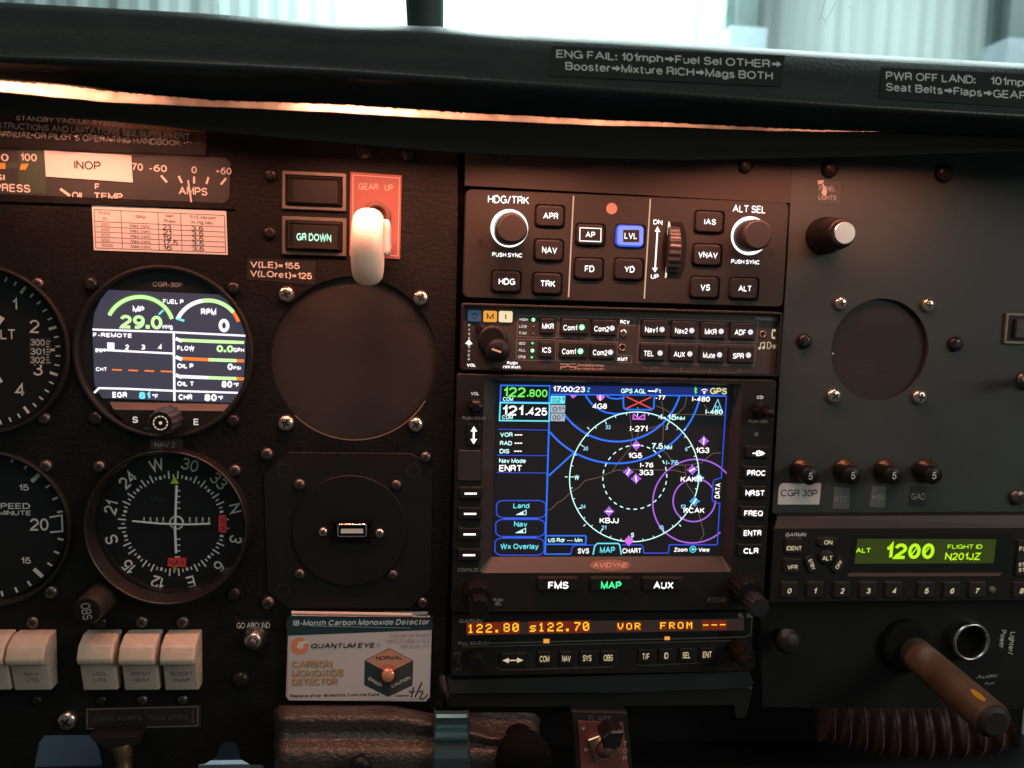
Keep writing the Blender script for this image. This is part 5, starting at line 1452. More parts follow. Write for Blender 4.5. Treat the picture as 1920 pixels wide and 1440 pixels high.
# airports
def airport(x, y, m='purple', r=6.8, slash=50):
    mb.use(G[m])
    mb.pdisc(x, y, r, e + .12); mb.pf([(x, y - r - 3), (x + 3, y - r + 1), (x - 3, y - r + 1)], e + .12)
    for dx, dy in ((0, 9.5), (0, -9.5), (9.5, 0), (-9.5, 0)): mb.pl([(x + dx * .6, y + dy * .6), (x + dx, y + dy)], 3.2, e + .12)
    if slash is not None:
        mb.use(G['white']); a = math.radians(slash); mb.pl([(x - 6 * math.cos(a), y + 6 * math.sin(a)), (x + 6 * math.cos(a), y - 6 * math.sin(a))], 2, e + .15)
airport(1193, 835, slash=5); airport(1178, 885, slash=65); airport(1192.5, 897.5, slash=100); airport(1298, 881, slash=28); airport(1319.5, 827, slash=84); airport(1142, 959, slash=0); airport(1179, 1014, 'magenta', 7, None); airport(1302.5, 940, 'sky', 6.5, 60); airport(1310, 896, 'ice', 6, None)
mb.use(G['magenta']); mb.pf([(1069, 741), (1082, 741), (1077, 745), (1074.5, 747), (1071, 744)], e + .12); mb.pf([(1118.5, 741), (1133.5, 741), (1133, 746), (1129, 750), (1126, 751.5), (1122, 750), (1119, 746)], e + .12); mb.use(G['white']); mb.pl([(1125.5, 741), (1125.5, 751)], 2, e + .15)
L('magenta', [(1188, 776), (1187, 785.5), (1208.5, 786), (1208.5, 777), (1197, 784), (1188, 776)], 2.6, .13)
# red cross box
mb.use(G['screen']); mb.pf([(1168, 741), (1227, 742), (1225, 768), (1170, 767.5)], e + .10)
L('blue', [(1170, 742), (1168.5, 750), (1169.5, 765), (1174, 768), (1221, 768.5), (1225.5, 765), (1227, 743)], 3, .14); L('red', [(1174, 743.5), (1221, 766)], 2.4, .16); L('red', [(1222, 744), (1174, 766)], 2.4, .16)
for m, s, x0, x1, y0, y1 in (('white', '4G8', 1110.5, 1138, 756.5, 766.5), ('white', '-77', 1229.5, 1248, 741.5, 750), ('white', 'I-480', 1298, 1331, 743.5, 753), ('pale', 'I-480', 1323, 1355, 767.5, 777), ('white', 'I-271', 1181.5, 1214, 798.5, 809), ('pale', 'I-', 1239, 1248, 776, 787),
                              ('pale', '15', 1252, 1269, 777, 787.5), ('pale', 'NM', 1270, 1284, 781, 787.5), ('pale', '7.5', 1222.5, 1243, 831, 842), ('pale', 'NM', 1246, 1260, 835, 842.5), ('white', '1G5', 1178.5, 1204, 849, 859), ('white', '1G3', 1305, 1330, 839, 849.5), ('white', 'I-76', 1200.5, 1225, 867.5, 876.5),
                              ('ice', 'I-76', 1249, 1272, 863, 872), ('white', '3G3', 1198.5, 1225, 881, 891), ('white', 'KAKR', 1276.5, 1316, 893.5, 903.5), ('white', 'KCAK', 1282, 1321, 952, 962), ('white', 'KBJJ', 1124.5, 1160, 971, 981)): X(m, s, x0, x1, y0, y1)
# header bar
L('blue', [(1033, 739.5), (1362, 742.5)], 2.4, .1)
X('white', '17:00:23', 1037.5, 1097, 724.5, 735); X('cyan', 'Z', 1100, 1107, 727, 735); X('pale', 'GPS AGL', 1164.5, 1211, 729, 737.5); L('white', [(1215, 733), (1228.5, 733.5)], 2, .2); X('pale', 'Ft', 1229, 1239, 729, 737)
X('yellow', 'GPS', 1331.5, 1363, 727.5, 739); L('lime', [(1302, 729.5), (1306.5, 735.5), (1304, 738), (1304, 726.5), (1306.5, 729.5), (1302, 735.5)], 1.3, .2)
mb.use(G['white']); mb.pdisc(1320.5, 737, 1.6, e + .2); mb.parc(1320.5, 738, 4, 1.3, e + .2, 45, 135, 8); mb.parc(1320.5, 738, 8, 1.4, e + .2, 45, 135, 8)
# north pointer
L('ice', [(1346, 749), (1334, 773), (1346, 769), (1355, 774)], 1.2, .15, True); X('cyan', 'N', 1341, 1348, 760, 767)
# left column
L('blue', [(1031, 742), (1022, 1040)], 3.0, .1)
mb.use(G['tab']); mb.pf([(937, 755), (1030, 756), (1029, 789), (937, 788)], e)
L('blue', [(939, 722.5), (1031, 723.5), (1029, 755), (938, 753)], 2.4, .1, True); L('cyan', [(938, 755), (1030.5, 756), (1029.5, 789.5), (936.5, 788.5)], 2.6, .12, True)
X('lime', '122', 945, 985.5, 726, 744.5); X('lime', '.800', 988, 1026.5, 730, 744.5); X('pale', 'COM', 943, 962, 744.5, 752, .02, .24)
X('white', '121', 943, 981, 760.5, 779); X('white', '.425', 986, 1026, 764.5, 779); X('pale', 'COM', 941.5, 961.5, 778.5, 786, .02, .24)
for y, m, a in ((742, 'cyan', '02'), (759, 'grey', '01'), (775, 'grey', '00')):
    mb.use(G[m]); mb.pf([(1033, y), (1060, y + .5), (1059, y + 15), (1032, y + 14.5)], e + .14)
    mb.use(ink); mb.t(a, 1036, 1051, y + 3.5, y + 12.5, e + .24, bold=.0); mb.t({'02': '1', '01': '4', '00': '7'}[a], 1053, 1058, y + 3, y + 9, e + .24, bold=0)
for (a, b) in (((934, 805), (1028, 806.5)), ((932, 853.5), (1026, 854.5)), ((931, 886), (1025, 887))): L('indigo', [a, b], 1.6, .1)
X('pale', 'VOR', 938, 961, 811, 819); X('pale', 'RAD', 937.5, 960, 827, 835); X('pale', 'DIS', 937, 955, 842, 850)
for x, y in ((965, 815.5), (965, 831), (964, 846)):
    for k in range(3): L('white', [(x + 5 * k, y), (x + 5 * k + 4, y)], 2, .15)
X('pale', 'Nav Mode', 936, 986, 860, 868); X('white', 'ENRT', 936, 978, 872, 884)
for x0, x1, y0, y1, dx in ((931, 1023, 938.5, 971, 0), (929.5, 1021.5, 974, 1006, 0), (928, 1020, 1009, 1041, 0)):
    cx_, cy_ = (x0 + x1) / 2, (y0 + y1) / 2
    pts = []
    for sx, sy, a0 in ((1, -1, 0), (1, 1, 90), (-1, 1, 180), (-1, -1, 270)):
        for j in range(6):
            a = math.radians(a0 + 18 * j - 90); pts.append((cx_ + sx * ((x1 - x0) / 2 - 14) + 14 * math.cos(a), cy_ + sy * ((y1 - y0) / 2 - 9) + 9 * math.sin(a)))
    mb.use(G['tab']); mb.pf(pts, e + .04)
    L('indigo', pts, 2.2, .1, True)
L('blue', [(945, 972.5), (1008, 972.5)], 1.4, .12); L('blue', [(943, 1007.5), (1006, 1007.5)], 1.4, .12)
X('cyan', 'Land', 962.5, 992.5, 943.5, 953); X('cyan', 'Nav', 964, 988.5, 978, 987.5); X('cyan', 'Wx Overlay', 938.5, 1010, 1019.5, 1029.5)
for x, y in ((968.5, 965), (967.5, 999)):
    mb.use(G['pale']); mb.pf([(x, y), (x + 13, y - 6.2), (x + 13, y)], e + .2); L('pale', [(x, y), (x + 18, y - 8.5), (x + 18, y)], 1.1, .2, True)
mb.use(G['tab']); mb.pf([(1024, 1005), (1099, 1005), (1098, 1020), (1023, 1020)], e + .08)
L('blue', [(1024, 1004.5), (1097, 1004.5), (1099, 1007), (1098, 1020.5), (1023, 1020.5)], 2.6, .12, True); X('pale', 'US Rdr --- Min', 1027, 1092, 1009, 1016.5)
L('blue', [(1021, 1039), (1070, 1039)], 2.4, .1); L('indigo', [(1070, 1039), (1073, 1026), (1079, 1022), (1113, 1022)], 2.2, .1); L('indigo', [(1166, 1021.5), (1202, 1021.5), (1206, 1026), (1207, 1037), (1254, 1037)], 2.2, .1)
mb.use(G['tab']); mb.pf([(1113, 1040), (1116, 1022), (1121, 1019), (1160, 1019), (1163, 1023), (1165, 1040)], e + .1)
L('cyan', [(1112, 1040), (1115, 1024), (1120, 1019), (1159, 1019), (1162, 1022), (1165, 1040)], 2.4, .14)
X('white', 'SVS', 1083.5, 1104.5, 1028, 1038); X('cyan', 'MAP', 1125, 1153, 1025.5, 1037); X('white', 'CHART', 1167, 1202, 1028, 1037.5)
L('indigo', [(1253, 1037), (1255, 1021.5), (1345, 1021.5)], 2.4, .1); X('white', 'Zoom', 1263.5, 1289, 1027, 1034.5); X('white', 'View', 1310, 1330.5, 1027, 1034.5); mb.use(G['cyan']); mb.parc(1299, 1030, 5.6, 1.4, e + .2); mb.pdisc(1299, 1030, 2.8, e + .2); L('cyan', [(1299, 1030), (1307, 1030)], 1.6, .2)
L('indigo', [(1362, 743), (1352.5, 896), (1340, 899.5), (1337, 904), (1335, 936), (1338, 941), (1343, 943), (1349.5, 943.5), (1345, 1021)], 2.2, .1)
mb.use(G['tab']); mb.pf([(1339, 901), (1352, 897), (1349, 942), (1337, 937)], e + .07)
mb.use(G['white']); mb.t('DATA', 1341, 1350.5, 906, 934, e + .2, rot=88, bold=.02)
build('map_screen', mb, t)
# keys and knobs of the navigator
d = 8.0
def arrows(mb, dd):
    mb.use(G['white']); mb.pl([(888.5, 806), (888, 826)], 3.4, dd); mb.pf([(888.5, 799), (882.5, 809), (895, 809)], dd); mb.pf([(888, 833), (882, 823), (894.5, 823)], dd)
button(t, 888.5, 815, 25, 42, d, d + 1.4, rubberdark, extra=arrows, name='transfer_key')
mb = MB(mat('card_door', (0.032, 0.030, 0.029), .5, mottled=(60, .9, 1.1))); c, ww, hh = cwh(880, 873, 43, 57, d + .9); mb.rr(c, ww, hh, .8, [(0, d), (0, d + .7), (.2, d + .9)], 3); build('card_door', mb, t)
for x, y in ((882.5, 925), (881.5, 963), (880.5, 1001.5), (879.5, 1040.5)):
    button(t, x, y, 44, 23, d, d + 1.5, rubberdark, r=.8, name='line_key', extra=lambda mb, dd, x=x, y=y: (mb.use(G['white']), mb.pl([(x - 11.5, y + .5), (x + 11.5, y + .5)], 3.6, dd)))
for s, x, y, tw in (('PROC', 1418, 887, 34), ('NRST', 1415.5, 924.5, 35), ('FREQ', 1413, 962.5, 35), ('ENTR', 1411, 999.5, 33), ('CLR', 1408, 1033, 28)):
    button(t, x - 1, y - 1.5, 46, 24, d, d + 1.5, rubberdark, s, G['white'], tw, 10.5, r=.8, bold=.035, dx=1, dy=1.5, name='function_key')
def dto(mb, dd):
    mb.use(G['white']); mb.pl([(1411, 850), (1430, 850)], 2.6, dd); mb.pf([(1428, 845.5), (1435, 850), (1428, 854.5)], dd); mb.t('D', 1418, 1429, 845, 855, dd + .03, bold=.04)
button(t, 1420, 848, 44, 23, d, d + 1.5, rubberdark, r=.8, extra=dto, name='direct_key')
for s, x, m, tw in (('FMS', 1047, 'white', 38), ('MAP', 1146, 'green', 38), ('AUX', 1244, 'white', 37)):
    button(t, x, 1096, 77, 25, d, d + 1.6, rubberdark, s, G[m], tw, 13.5, r=.9, bold=.035, dy=1.5, name='page_key')
def ribbed(cx, cy, prof, ribs, amp, m, name, parent):
    """prof: (radius mm, depth); cx, cy is where the front face sits in the photograph"""
    c = q(cx, cy, prof[-1][1])
    mb = MB(m)
    N = ribs * 8
    loops = []
    for r, dd in prof:
        loops.append([(c[0] + r * (1 + amp * math.cos(ribs * 2 * PI * j / N)) * math.cos(2 * PI * j / N), -dd, c[1] + r * (1 + amp * math.cos(ribs * 2 * PI * j / N)) * math.sin(2 * PI * j / N)) for j in range(N)])
    mb.loft(loops, smooth=True)
    return build(name, mb, parent)
kb = mat('worn_knob_black', (0.0085, 0.0078, 0.0075), 0.42, spec=0.25, mottled=(120, .7, 1.4))
ribbed(893, 764, [(3.6, d), (3.5, 13), (3.1, 14.5), (1.6, 15)], 6, .08, kb, 'volume_knob', t)
ribbed(1434, 772, [(4.2, d), (4.0, 12.5), (3.5, 14)], 8, .06, kb, 'course_knob', t)
mb = MB(kb); c = q(1447, 776, 21); mb.lathe(c, [(2.0, 13), (2.0, 20), (1.7, 21), (.01, 21.2)], 18); build('course_knob_cap', mb, t)
ribbed(896, 1124, [(6.8, d), (6.7, 17), (6.1, 18.5)], 14, .03, kb, 'tuning_knob', t); ribbed(898, 1143, [(5.2, 16), (5.0, 26), (4.4, 27.5)], 12, .04, kb, 'inner_tuning_knob', t)
ribbed(1408, 1116, [(7.0, d), (6.9, 19), (6.3, 20.5)], 14, .03, kb, 'page_knob', t); ribbed(1425, 1140, [(5.2, 18), (5.0, 28), (4.4, 29.5)], 12, .04, mat('worn_knob_tip', (0.018, 0.020, 0.022), .35), 'inner_page_knob', t)

# --- nav com radio
t = thing('nav_com_radio', 'slim nav com radio with amber dot matrix frequencies below the GPS navigator', 'radio', P(1130, 1205, 4))
d = 4.0
mb = MB(bezel)
c, w, h = box4((850, 1154), (1418, 1143), (1404, 1256), (843, 1272), d)
mb.rr(c, w, h, 1.2, [(0, -4), (0, d - .4), (.4, d)], 4)
e = d + .08
mb.use(mat('radio_window', (0.007, 0.007, 0.007), .25)); mb.pf([(866, 1157), (1398, 1147), (1409, 1154), (1405, 1192), (1398, 1198), (866, 1209), (858, 1200), (860, 1162)], e)
mb.use(mat('window_trim', (.10, .095, .088), .4)); mb.pl([(918, 1206), (1396, 1194.5), (1408, 1190), (1410, 1156)], 2.4, e + .04); mb.pl([(866, 1213), (1400, 1200.5)], 1.6, e + .04)
mb.use(dimpaint)
mb.t('PULL SQUELCH', 860, 917, 1203, 1209, e + .06, bold=.0); mb.t('GARMIN', 861, 905, 1161, 1168, e + .06, bold=.02, shear=.2); mb.t('SL 30', 1384, 1411, 1150, 1158, e + .06, bold=.01)
mb.use(faintpaint); mb.t('VOL', 851, 865, 1222, 1228, e, bold=0); mb.t('OFF', 851, 866, 1252, 1258, e, bold=0); mb.pl([(860, 1231), (860, 1242), (866, 1248)], 1.0, e)
mb.use(mat('key_well', (.012, .011, .011), .6)); mb.pf([(931, 1221), (1156, 1217), (1160, 1221), (1158, 1246), (1150, 1250), (938, 1256), (930, 1250)], e); mb.pf([(1190, 1218), (1342, 1213), (1342, 1236), (1336, 1242), (1200, 1248), (1190, 1242)], e)
mb.use(mat('well_lip', (.10, .062, .05), .45)); mb.pl([(932, 1251), (940, 1256.5), (1000, 1255), (1150, 1250.5)], 2.0, e + .04); mb.pl([(1194, 1245), (1204, 1248), (1336, 1242)], 1.6, e + .04)
mb.use(slotblack); mb.pdisc(1174, 1234, 4, e)
build('faceplate', mb, t)
mb = MB(G['emberdim'])
def SZ1(u, v): return (840 + u / 6.0, 1120 + v / 6.0)
def SZ2(u, v): return (1130 + u / 6.0, 1060 + v / 6.0)
mb.pf([(876, 1168), (1395, 1160), (1395, 1182), (876, 1191)], e + .04)
cells = []
DOT = {'0': '01110 10001 10011 10101 11001 10001 01110', '1': '00100 01100 00100 00100 00100 00100 01110', '2': '01110 10001 00001 00110 01000 10000 11111', '7': '11111 00001 00010 00100 00100 01000 01000', '8': '01110 10001 10001 01110 10001 10001 01110', '.': '00000 00000 00000 00000 00000 01100 01100',
       's': '00000 00000 01111 10000 01110 00001 11110', 'V': '10001 10001 10001 10001 01010 01010 00100', 'O': '01110 10001 10001 10001 10001 10001 01110', 'R': '11110 10001 10001 11110 10100 10010 10001', 'F': '11111 10000 10000 11110 10000 10000 10000', 'M': '10001 11011 10101 10101 10001 10001 10001', '-': '00000 00000 00000 11111 00000 00000 00000'}
def dots(ch, x, y, w_, h_):
    mb.use(G['ember']); mb.prect(x - w_ * .68, y - h_ * .70, x + w_ * .68, y + h_ * .72, e + .07)
    mb.use(G['amber'])
    for r_, rowb in enumerate(DOT[ch].split()):
        for c_, b_ in enumerate(rowb):
            if b_ == '1':
                px_, py_ = x + (c_ - 2) * w_ / 5, y + (r_ - 3) * h_ / 7
                mb.prect(px_ - w_ * .105, py_ - h_ * .082, px_ + w_ * .105, py_ + h_ * .082, e + .12)
for ch, u, v in (('1', 255, 352), ('2', 355, 350), ('2', 460, 348), ('.', 555, 346), ('8', 660, 340), ('0', 760, 338), ('s', 955, 338), ('1', 1052, 335), ('2', 1155, 334), ('2', 1258, 332), ('.', 1350, 332), ('7', 1455, 328), ('0', 1552, 326)):
    dots(ch, *SZ1(u, v), 11.5, 16)
for ch, u, v in (('V', 200, 688), ('O', 298, 686), ('R', 393, 684), ('F', 680, 678), ('R', 780, 676), ('O', 877, 675), ('M', 975, 674), ('-', 1160, 672), ('-', 1255, 670), ('-', 1350, 668)):
    dots(ch, *SZ2(u, v), 10.5, 12)
mb.use(mat('cell_line', (.09, .075, .07), .5))
for x, y in ((941, 1178), (1008, 1177), (1074, 1176), (1140, 1175), (1203, 1174), (1268, 1173), (1332, 1172)): mb.pl([(x, y - 11), (x, y + 11)], 1.2, e + .14)
mb.use(G['orange']); mb.pf([(1019, 1198), (1030, 1198), (1030, 1206), (1019, 1206)], e + .14); mb.pf([(1246, 1193.5), (1256, 1193.5), (1256, 1200), (1246, 1200)], e + .14)
build('display', mb, t)
for s, x, y, tw in (('COM', 1021, 1236, 18), ('NAV', 1062, 1235.5, 15.5), ('SYS', 1101, 1234.5, 16), ('OBS', 1140.5, 1234, 17), ('T/F', 1211, 1231.5, 12.5), ('ID', 1249.5, 1230, 7.5), ('SEL', 1287, 1229, 14), ('ENT', 1326, 1228, 16)):
    button(t, x, y - .5, 28, 27, d, d + 1.3, rubberdark, s, G['cream'], tw, 11.5, r=.7, bold=.01, name='key')
def arr(mb, dd):
    mb.use(G['cream']); mb.pl([(948, 1238.5), (974, 1238)], 2.4, dd); mb.pf([(942, 1238.5), (954, 1233.5), (954, 1243.5)], dd); mb.pf([(981.5, 1238), (969.5, 1233), (969.5, 1243)], dd)
button(t, 962, 1238, 52, 27, d, d + 1.3, rubberdark, r=.7, extra=arr, name='transfer_key')
ribbed(893, 1246, [(3.9, d), (3.8, 13), (3.2, 14)], 12, .03, kb, 'volume_knob', t)
ribbed(1398, 1232, [(5.2, d), (5.1, 14), (4.6, 15)], 14, .03, kb, 'tuning_knob', t); ribbed(1404, 1246, [(3.8, 13), (3.7, 22), (3.2, 23.5)], 12, .04, kb, 'inner_tuning_knob', t)

# --- shelf below the radio
mb = MB(mat('shelf_lit_tone', (.016, .021, .021), .5, mottled=(30, .85, 1.15)))  # black shelf; the teal-grey light on its upper band is put into the colour
mb.prism(qs([(838, 1276), (1404, 1259), (1414, 1282), (1408, 1290), (1180, 1300), (840, 1300)], 2), -10, 2, .6)
mb.use(mat('shelf_dark_tone', (.006, .0065, .0065), .6)); mb.prism(qs([(832, 1300), (1412, 1291), (1400, 1345), (1382, 1348), (1378, 1322), (836, 1326)], -3), -40, -3, .4)  # same shelf in the darker, unlit tone
o = build('radio_shelf', mb, at=P(1130, 1290, 0)); tag(o, 'dark grey bracket shelf directly below the nav com radio', 'shelf')
mb = MB(brownmetal); mb.tube([tuple(P(829, 1266, 4)), tuple(P(832, 1290, 5)), tuple(P(840, 1306, 4))], [1.6, 1.9, 1.2], 10)
o = build('rack_latch', mb, at=P(832, 1285, 4)); tag(o, 'small worn metal latch left of the radio shelf', 'latch')
# ================================================================== right panel
t = thing('dimmer_knob', 'black panel light knob with brushed silver cap on the grey panel', 'knob', P(1550, 432))
mb = MB(knobblack)
c = q(1580, 437, 20); k = px_mm(1580, 437, 20)
mb.lathe(c, [(9.0, 0), (9.0, 5), (8.0, 6.2), (7.6, 15), (7.0, 18.5), (6.4, 20), (5.2, 20)], 44)
build('skirt', mb, t)
mb = MB(mat('brushed_aluminium', (.80, .74, .68), .3, metal=.85))
mb.lathe(q(1584, 437, 20.2), [(5.2, 19), (5.2, 20.3), (4.9, 20.6), (.01, 20.6)], 40, False); build('cap', mb, t)
mb = MB(whitepaint); mb.lathe(q(1547, 461, 5), [(.7, 3), (.6, 6), (.01, 6.2)], 12); build('pointer_dot', mb, t)
def plab(mb, d):
    mb.use(dimpaint); mb.t('PANEL', 1536, 1566, 349, 358, d, bold=0.0); mb.t('LIGHTS', 1535, 1568, 366, 375, d, bold=0.0)
    mb.use(mat('torn_film', (.45, .45, .42), .35)); mb.pf([(1533, 338), (1545, 338), (1543, 344), (1534, 346)], d - .02); mb.pf([(1541, 342), (1548, 350), (1551, 360), (1547, 369), (1540, 362), (1543, 352)], d - .02)
sticker('panel_lights_label', 'small torn PANEL LIGHTS label above the silver-capped knob', 'label', [(1533, 338), (1577, 340), (1574, 384), (1531, 382)], mat('label_smoke', (.05, .057, .056), .35), 0, .12, plab)
# breakers with their labels
for i, (bx, by, lab) in enumerate(((1520, 893, 'black circuit breaker marked 5 above the white CGR 30P sticker'), (1600, 892, 'black circuit breaker marked 5 above the ATT label'), (1677, 892, 'black circuit breaker marked 5 above the HSI label'), (1752, 892, 'black circuit breaker marked 5 above the GAD label'))):
    t = thing('circuit_breaker', lab, 'breaker', P(bx - 12, by - 8), 'row of push-pull circuit breakers')
    L_ = 15 if i else 17
    c0 = q(bx - (11 if i else 13), by - 8, 3)
    mb = MB(mat('breaker_bushing', (.11, .075, .06), .36, metal=.8) if i == 0 else bpy.data.materials['breaker_bushing'])
    mb.lathe(c0, [(6.3, 0), (6.3, 1.5), (5.8, 2.2), (5.0, 2.4), (4.8, 4.6), (4.2, 5.0)], 30); build('bushing', mb, t)
    mb = MB(knobblack); c1 = q(bx, by, L_)
    mb.lathe(c1, [(3.6, 1), (3.6, L_ - 5), (4.4, L_ - 4), (4.5, L_ - .8), (4.1, L_), (.01, L_)], 30)
    mb.use(whitepaint); mb.t('5', bx - 3.8, bx + 3.8, by - 6.5, by + 6.5, L_ + .1, bold=.0); build('push_button', mb, t)
sticker('breaker_label', 'white sticker reading CGR 30P with one rounded corner', 'label', [(1468, 906), (1540, 906), (1536, 946), (1458, 946), (1460, 916), (1463, 909)], paper, 0, .2, lambda mb, d: (mb.use(ink), mb.t('CGR 30P', 1464, 1533, 918, 931, d, bold=.01)), 'labels under the circuit breakers')
lg = mat('label_grey', (.13, .14, .14), .5)
for s, pts, bx, m in (('ATT', [(1564, 913), (1594, 915), (1592, 955), (1561, 953)], (1564, 1588, 930, 941), lg), ('HSI', [(1635, 911), (1662, 911), (1659, 952), (1630, 950)], (1636, 1657, 926, 938), lg), ('GAD', [(1707, 911), (1737, 912), (1735, 950), (1704, 949)], (1709, 1735, 925, 937), mat('label_dark', (.012, .013, .013), .5))):
    sticker('breaker_label', {'ATT': 'grey label reading ATT under a circuit breaker', 'HSI': 'grey label reading HSI under a circuit breaker', 'GAD': 'black label reading GAD under a circuit breaker'}[s], 'label', pts, m, 0, .15, lambda mb, d, s=s, bx=bx: (mb.use(dimpaint), mb.t(s, *bx, d, bold=0.0)), 'labels under the circuit breakers')
# things at the right edge
t = thing('edge_indicator', 'metal-framed dark indicator cut off by the right edge of the picture', 'indicator', P(1945, 617))
mb = MB(alu); c, w, h = cwh(1945, 617, 120, 58, 1.5); mb.rr(c, w, h, .5, [(0, -1), (0, 1.2), (.3, 1.5), (1.3, 1.5), (1.6, .2)], 2, False); build('frame', mb, t)
mb = MB(knobblack); mb.rr(c, w - 2.8, h - 2.8, .5, [(0, -1), (0, 1.0)], 2); c2, w2, h2 = cwh(1948, 617, 84, 36, 3); mb.use(mat('lens_grey', (.04, .045, .045), .35)); mb.rr(c2, w2, h2, .4, [(0, 0), (0, 2.6), (.3, 3)], 2); build('lens', mb, t)
t = thing('toggle_switch', 'metal toggle switch tip catching red light at the right edge', 'switch', P(1925, 713))
mb = MB(brownmetal); c = q(1925, 713, 1); mb.lathe(c, [(5, 0), (5, 1.5), (3.6, 2), (3.4, 5), (.01, 5)], 24); build('bushing', mb, t)
mb = MB(chrome); mb.tube([tuple(P(1924, 713, 4)), tuple(P(1923, 711, 14)), tuple(P(1922, 709, 17))], [1.6, 2.4, 1.6], 14); build('bat_lever', mb, t)
for a in ((1555, 317, 16, 'dark', 'black screw above the torn PANEL LIGHTS label'), (1768, 325, 17, 'dark', 'black screw at the top right of the grey panel'),
          (1575, 569, 13, 'bright', 'bright screw at the upper left of the small round hole'), (1738, 572, 13, 'bright', 'bright screw at the upper right of the small round hole'),
          (1562, 742, 14, 'bright', 'bright screw at the lower left of the small round hole'), (1722, 744, 14, 'bright', 'bright screw at the lower right of the small round hole'),
          (1507, 640, 14, 'dark', 'dark screw left of the small round hole'), (1790, 645, 14, 'dark', 'dark screw right of the small round hole'), (1906, 931, 15, 'brown', 'grey screw at the right edge above the transponder')):
    screw(*a)

# --- transponder
t = thing('transponder', 'transponder with glowing yellow-green display reading 1200 and number keys', 'transponder', P(1690, 1045, 5))
d = 5.0
mb = MB(bezel)
mb.prism(qs([(1455, 964), (2080, 961), (2080, 1128), (1440, 1128), (1444, 1040)], d - 2), -4, d - 2, .4)
mb.use(mat('transponder_brow', (.034, .024, .021), .5, mottled=(35, .8, 1.15)))
a = [P(1458, 968, d - 1.9), P(2080, 965, d - 1.9), P(2080, 990, d + 2), P(1452, 991, d + 2)]
mb.add([tuple(p) for p in a], [(0, 1, 2, 3)])
mb.use(bezel)
c, w, h = box4((1452, 991), (2080, 991), (2080, 1127), (1441, 1127), d + 2)
mb.rr(c, w, h, 1.2, [(0, -3), (0, d + 1.6), (.4, d + 2)], 4)
d += 2; e = d + .08
mb.use(whitepaint); mb.t('GARMIN', 1473, 1512, 999, 1006, e, bold=.03, shear=.2)
mb.use(mat('lcd_surround', (.010, .011, .010), .3)); mb.pf([(1600, 1003), (1902, 1000), (1896, 1074), (1592, 1074)], e)
mb.use(mat('ledge_copper', (.14, .082, .064), .45)); mb.pf([(1592, 1074), (1880, 1074), (1874, 1080), (1588, 1081)], e + .05)
mb.use(G['lcdback']); mb.pf([(1608, 1010), (1868, 1011), (1863, 1056), (1602, 1057)], e + .06)
build('faceplate', mb, t)
mb = MB(G['lcdtext'])
k = e + .12
mb.t('ALT', 1605, 1632, 1027.5, 1036.5, k, bold=.03)
mb.t('1200', 1663, 1752, 1019, 1048, k, bold=.045, shear=.03); mb.t('FLIGHT ID', 1777, 1842, 1021, 1029, k, bold=.01); mb.t('N201JZ', 1772, 1840, 1036.5, 1050, k, bold=.02, shear=.05)
for x in (1711, 1734): mb.pl([(x - 2, 1040), (x + 8, 1027)], 2.6, k + .03)
build('display_text', mb, t)
def key(x, y, w_, h_, s=None, tw=0, th=0, shear=0, dy=0, rot=0, bold=.01, nm='key', kr=1.0):
    return button(t, x, y, w_, h_, d, d + 1.3, rubber, s, G['cream'], tw, th, r=kr, bold=bold, shear=shear, dy=dy, name=nm, rot=0) if not rot else None
for s, x in (('0', 1480.5), ('1', 1529.5), ('2', 1579.5), ('3', 1628.5), ('4', 1676.5), ('5', 1737.5), ('6', 1785.5), ('7', 1833.5), ('8', 1916)):
    button(t, x, 1106, 32, 30, d, d + 1.3, rubber, s, G['cream'], 7.6 if s != '1' else 4.6, 10, r=.9, bold=.02, shear=.15, dy=2, name='number_key')
button(t, 1489, 1024, 32, 30, d, d + 1.3, rubber, 'IDENT', G['cream'], 28, 8, r=.7, bold=.01, dy=4, name='mode_key')
button(t, 1486, 1061, 33, 28, d, d + 1.3, rubber, 'VFR', G['cream'], 18.5, 8, r=.7, bold=.01, dy=2.5, name='mode_key')
button(t, 1553, 1017, 36, 18, d, d + 1.3, rubber, 'ON', G['cream'], 15.5, 8, r=1.8, bold=.01, name='mode_key')
mb = MB(rubber); c = q(1551, 1045, d + 1.6); mb.lathe(c, [(3.8, d), (3.7, d + 1.2), (3.2, d + 1.6), (.01, d + 1.6)], 28); mb.use(G['cream']); mb.t('ALT', 1542, 1560.5, 1042.5, 1051, d + 1.7, bold=.01); build('mode_key', mb, t)
for s, x, y, r_, in (('STBY', 1522, 1058, -65), ('OFF', 1573, 1059, 55)):
    mb = MB(rubber); c = q(x, y, d + 1.3)
    mb.rr(c, 8.6, 5.2, 1.2, [(-.2, d), (0, d + .9), (.3, d + 1.3)], 4, True, r_)
    mb.use(G['cream']); mb.tmm(s, c, 5.8 if s == 'STBY' else 4.6, 1.9, d + 1.4, r_, .01); build('mode_key', mb, t)
button(t, 1925, 1029, 34, 34, d, d + 1.3, rubber, 'FUNC', G['cream'], 27, 8, r=.7, bold=.01, name='mode_key')
mb = MB(rubber); c, ww, hh = cwh(1925, 1063, 38, 34, d + 1.3); mb.rr(c, ww, hh, .8, [(0, d), (0, d + 1), (.4, d + 1.3)], 4); mb.use(G['cream']); mb.t('START', 1910, 1942, 1055, 1062, d + 1.4, bold=.01); mb.t('STOP', 1910, 1936, 1065, 1072, d + 1.4, bold=.01); build('mode_key', mb, t)
mb = MB(mat('photocell_dome', (.12, .13, .125), .25)); mb.lathe(q(1862, 1107, d + 1), [(2.0, d), (1.8, d + .8), (1.0, d + 1.3), (.01, d + 1.4)], 20); build('photocell', mb, t)
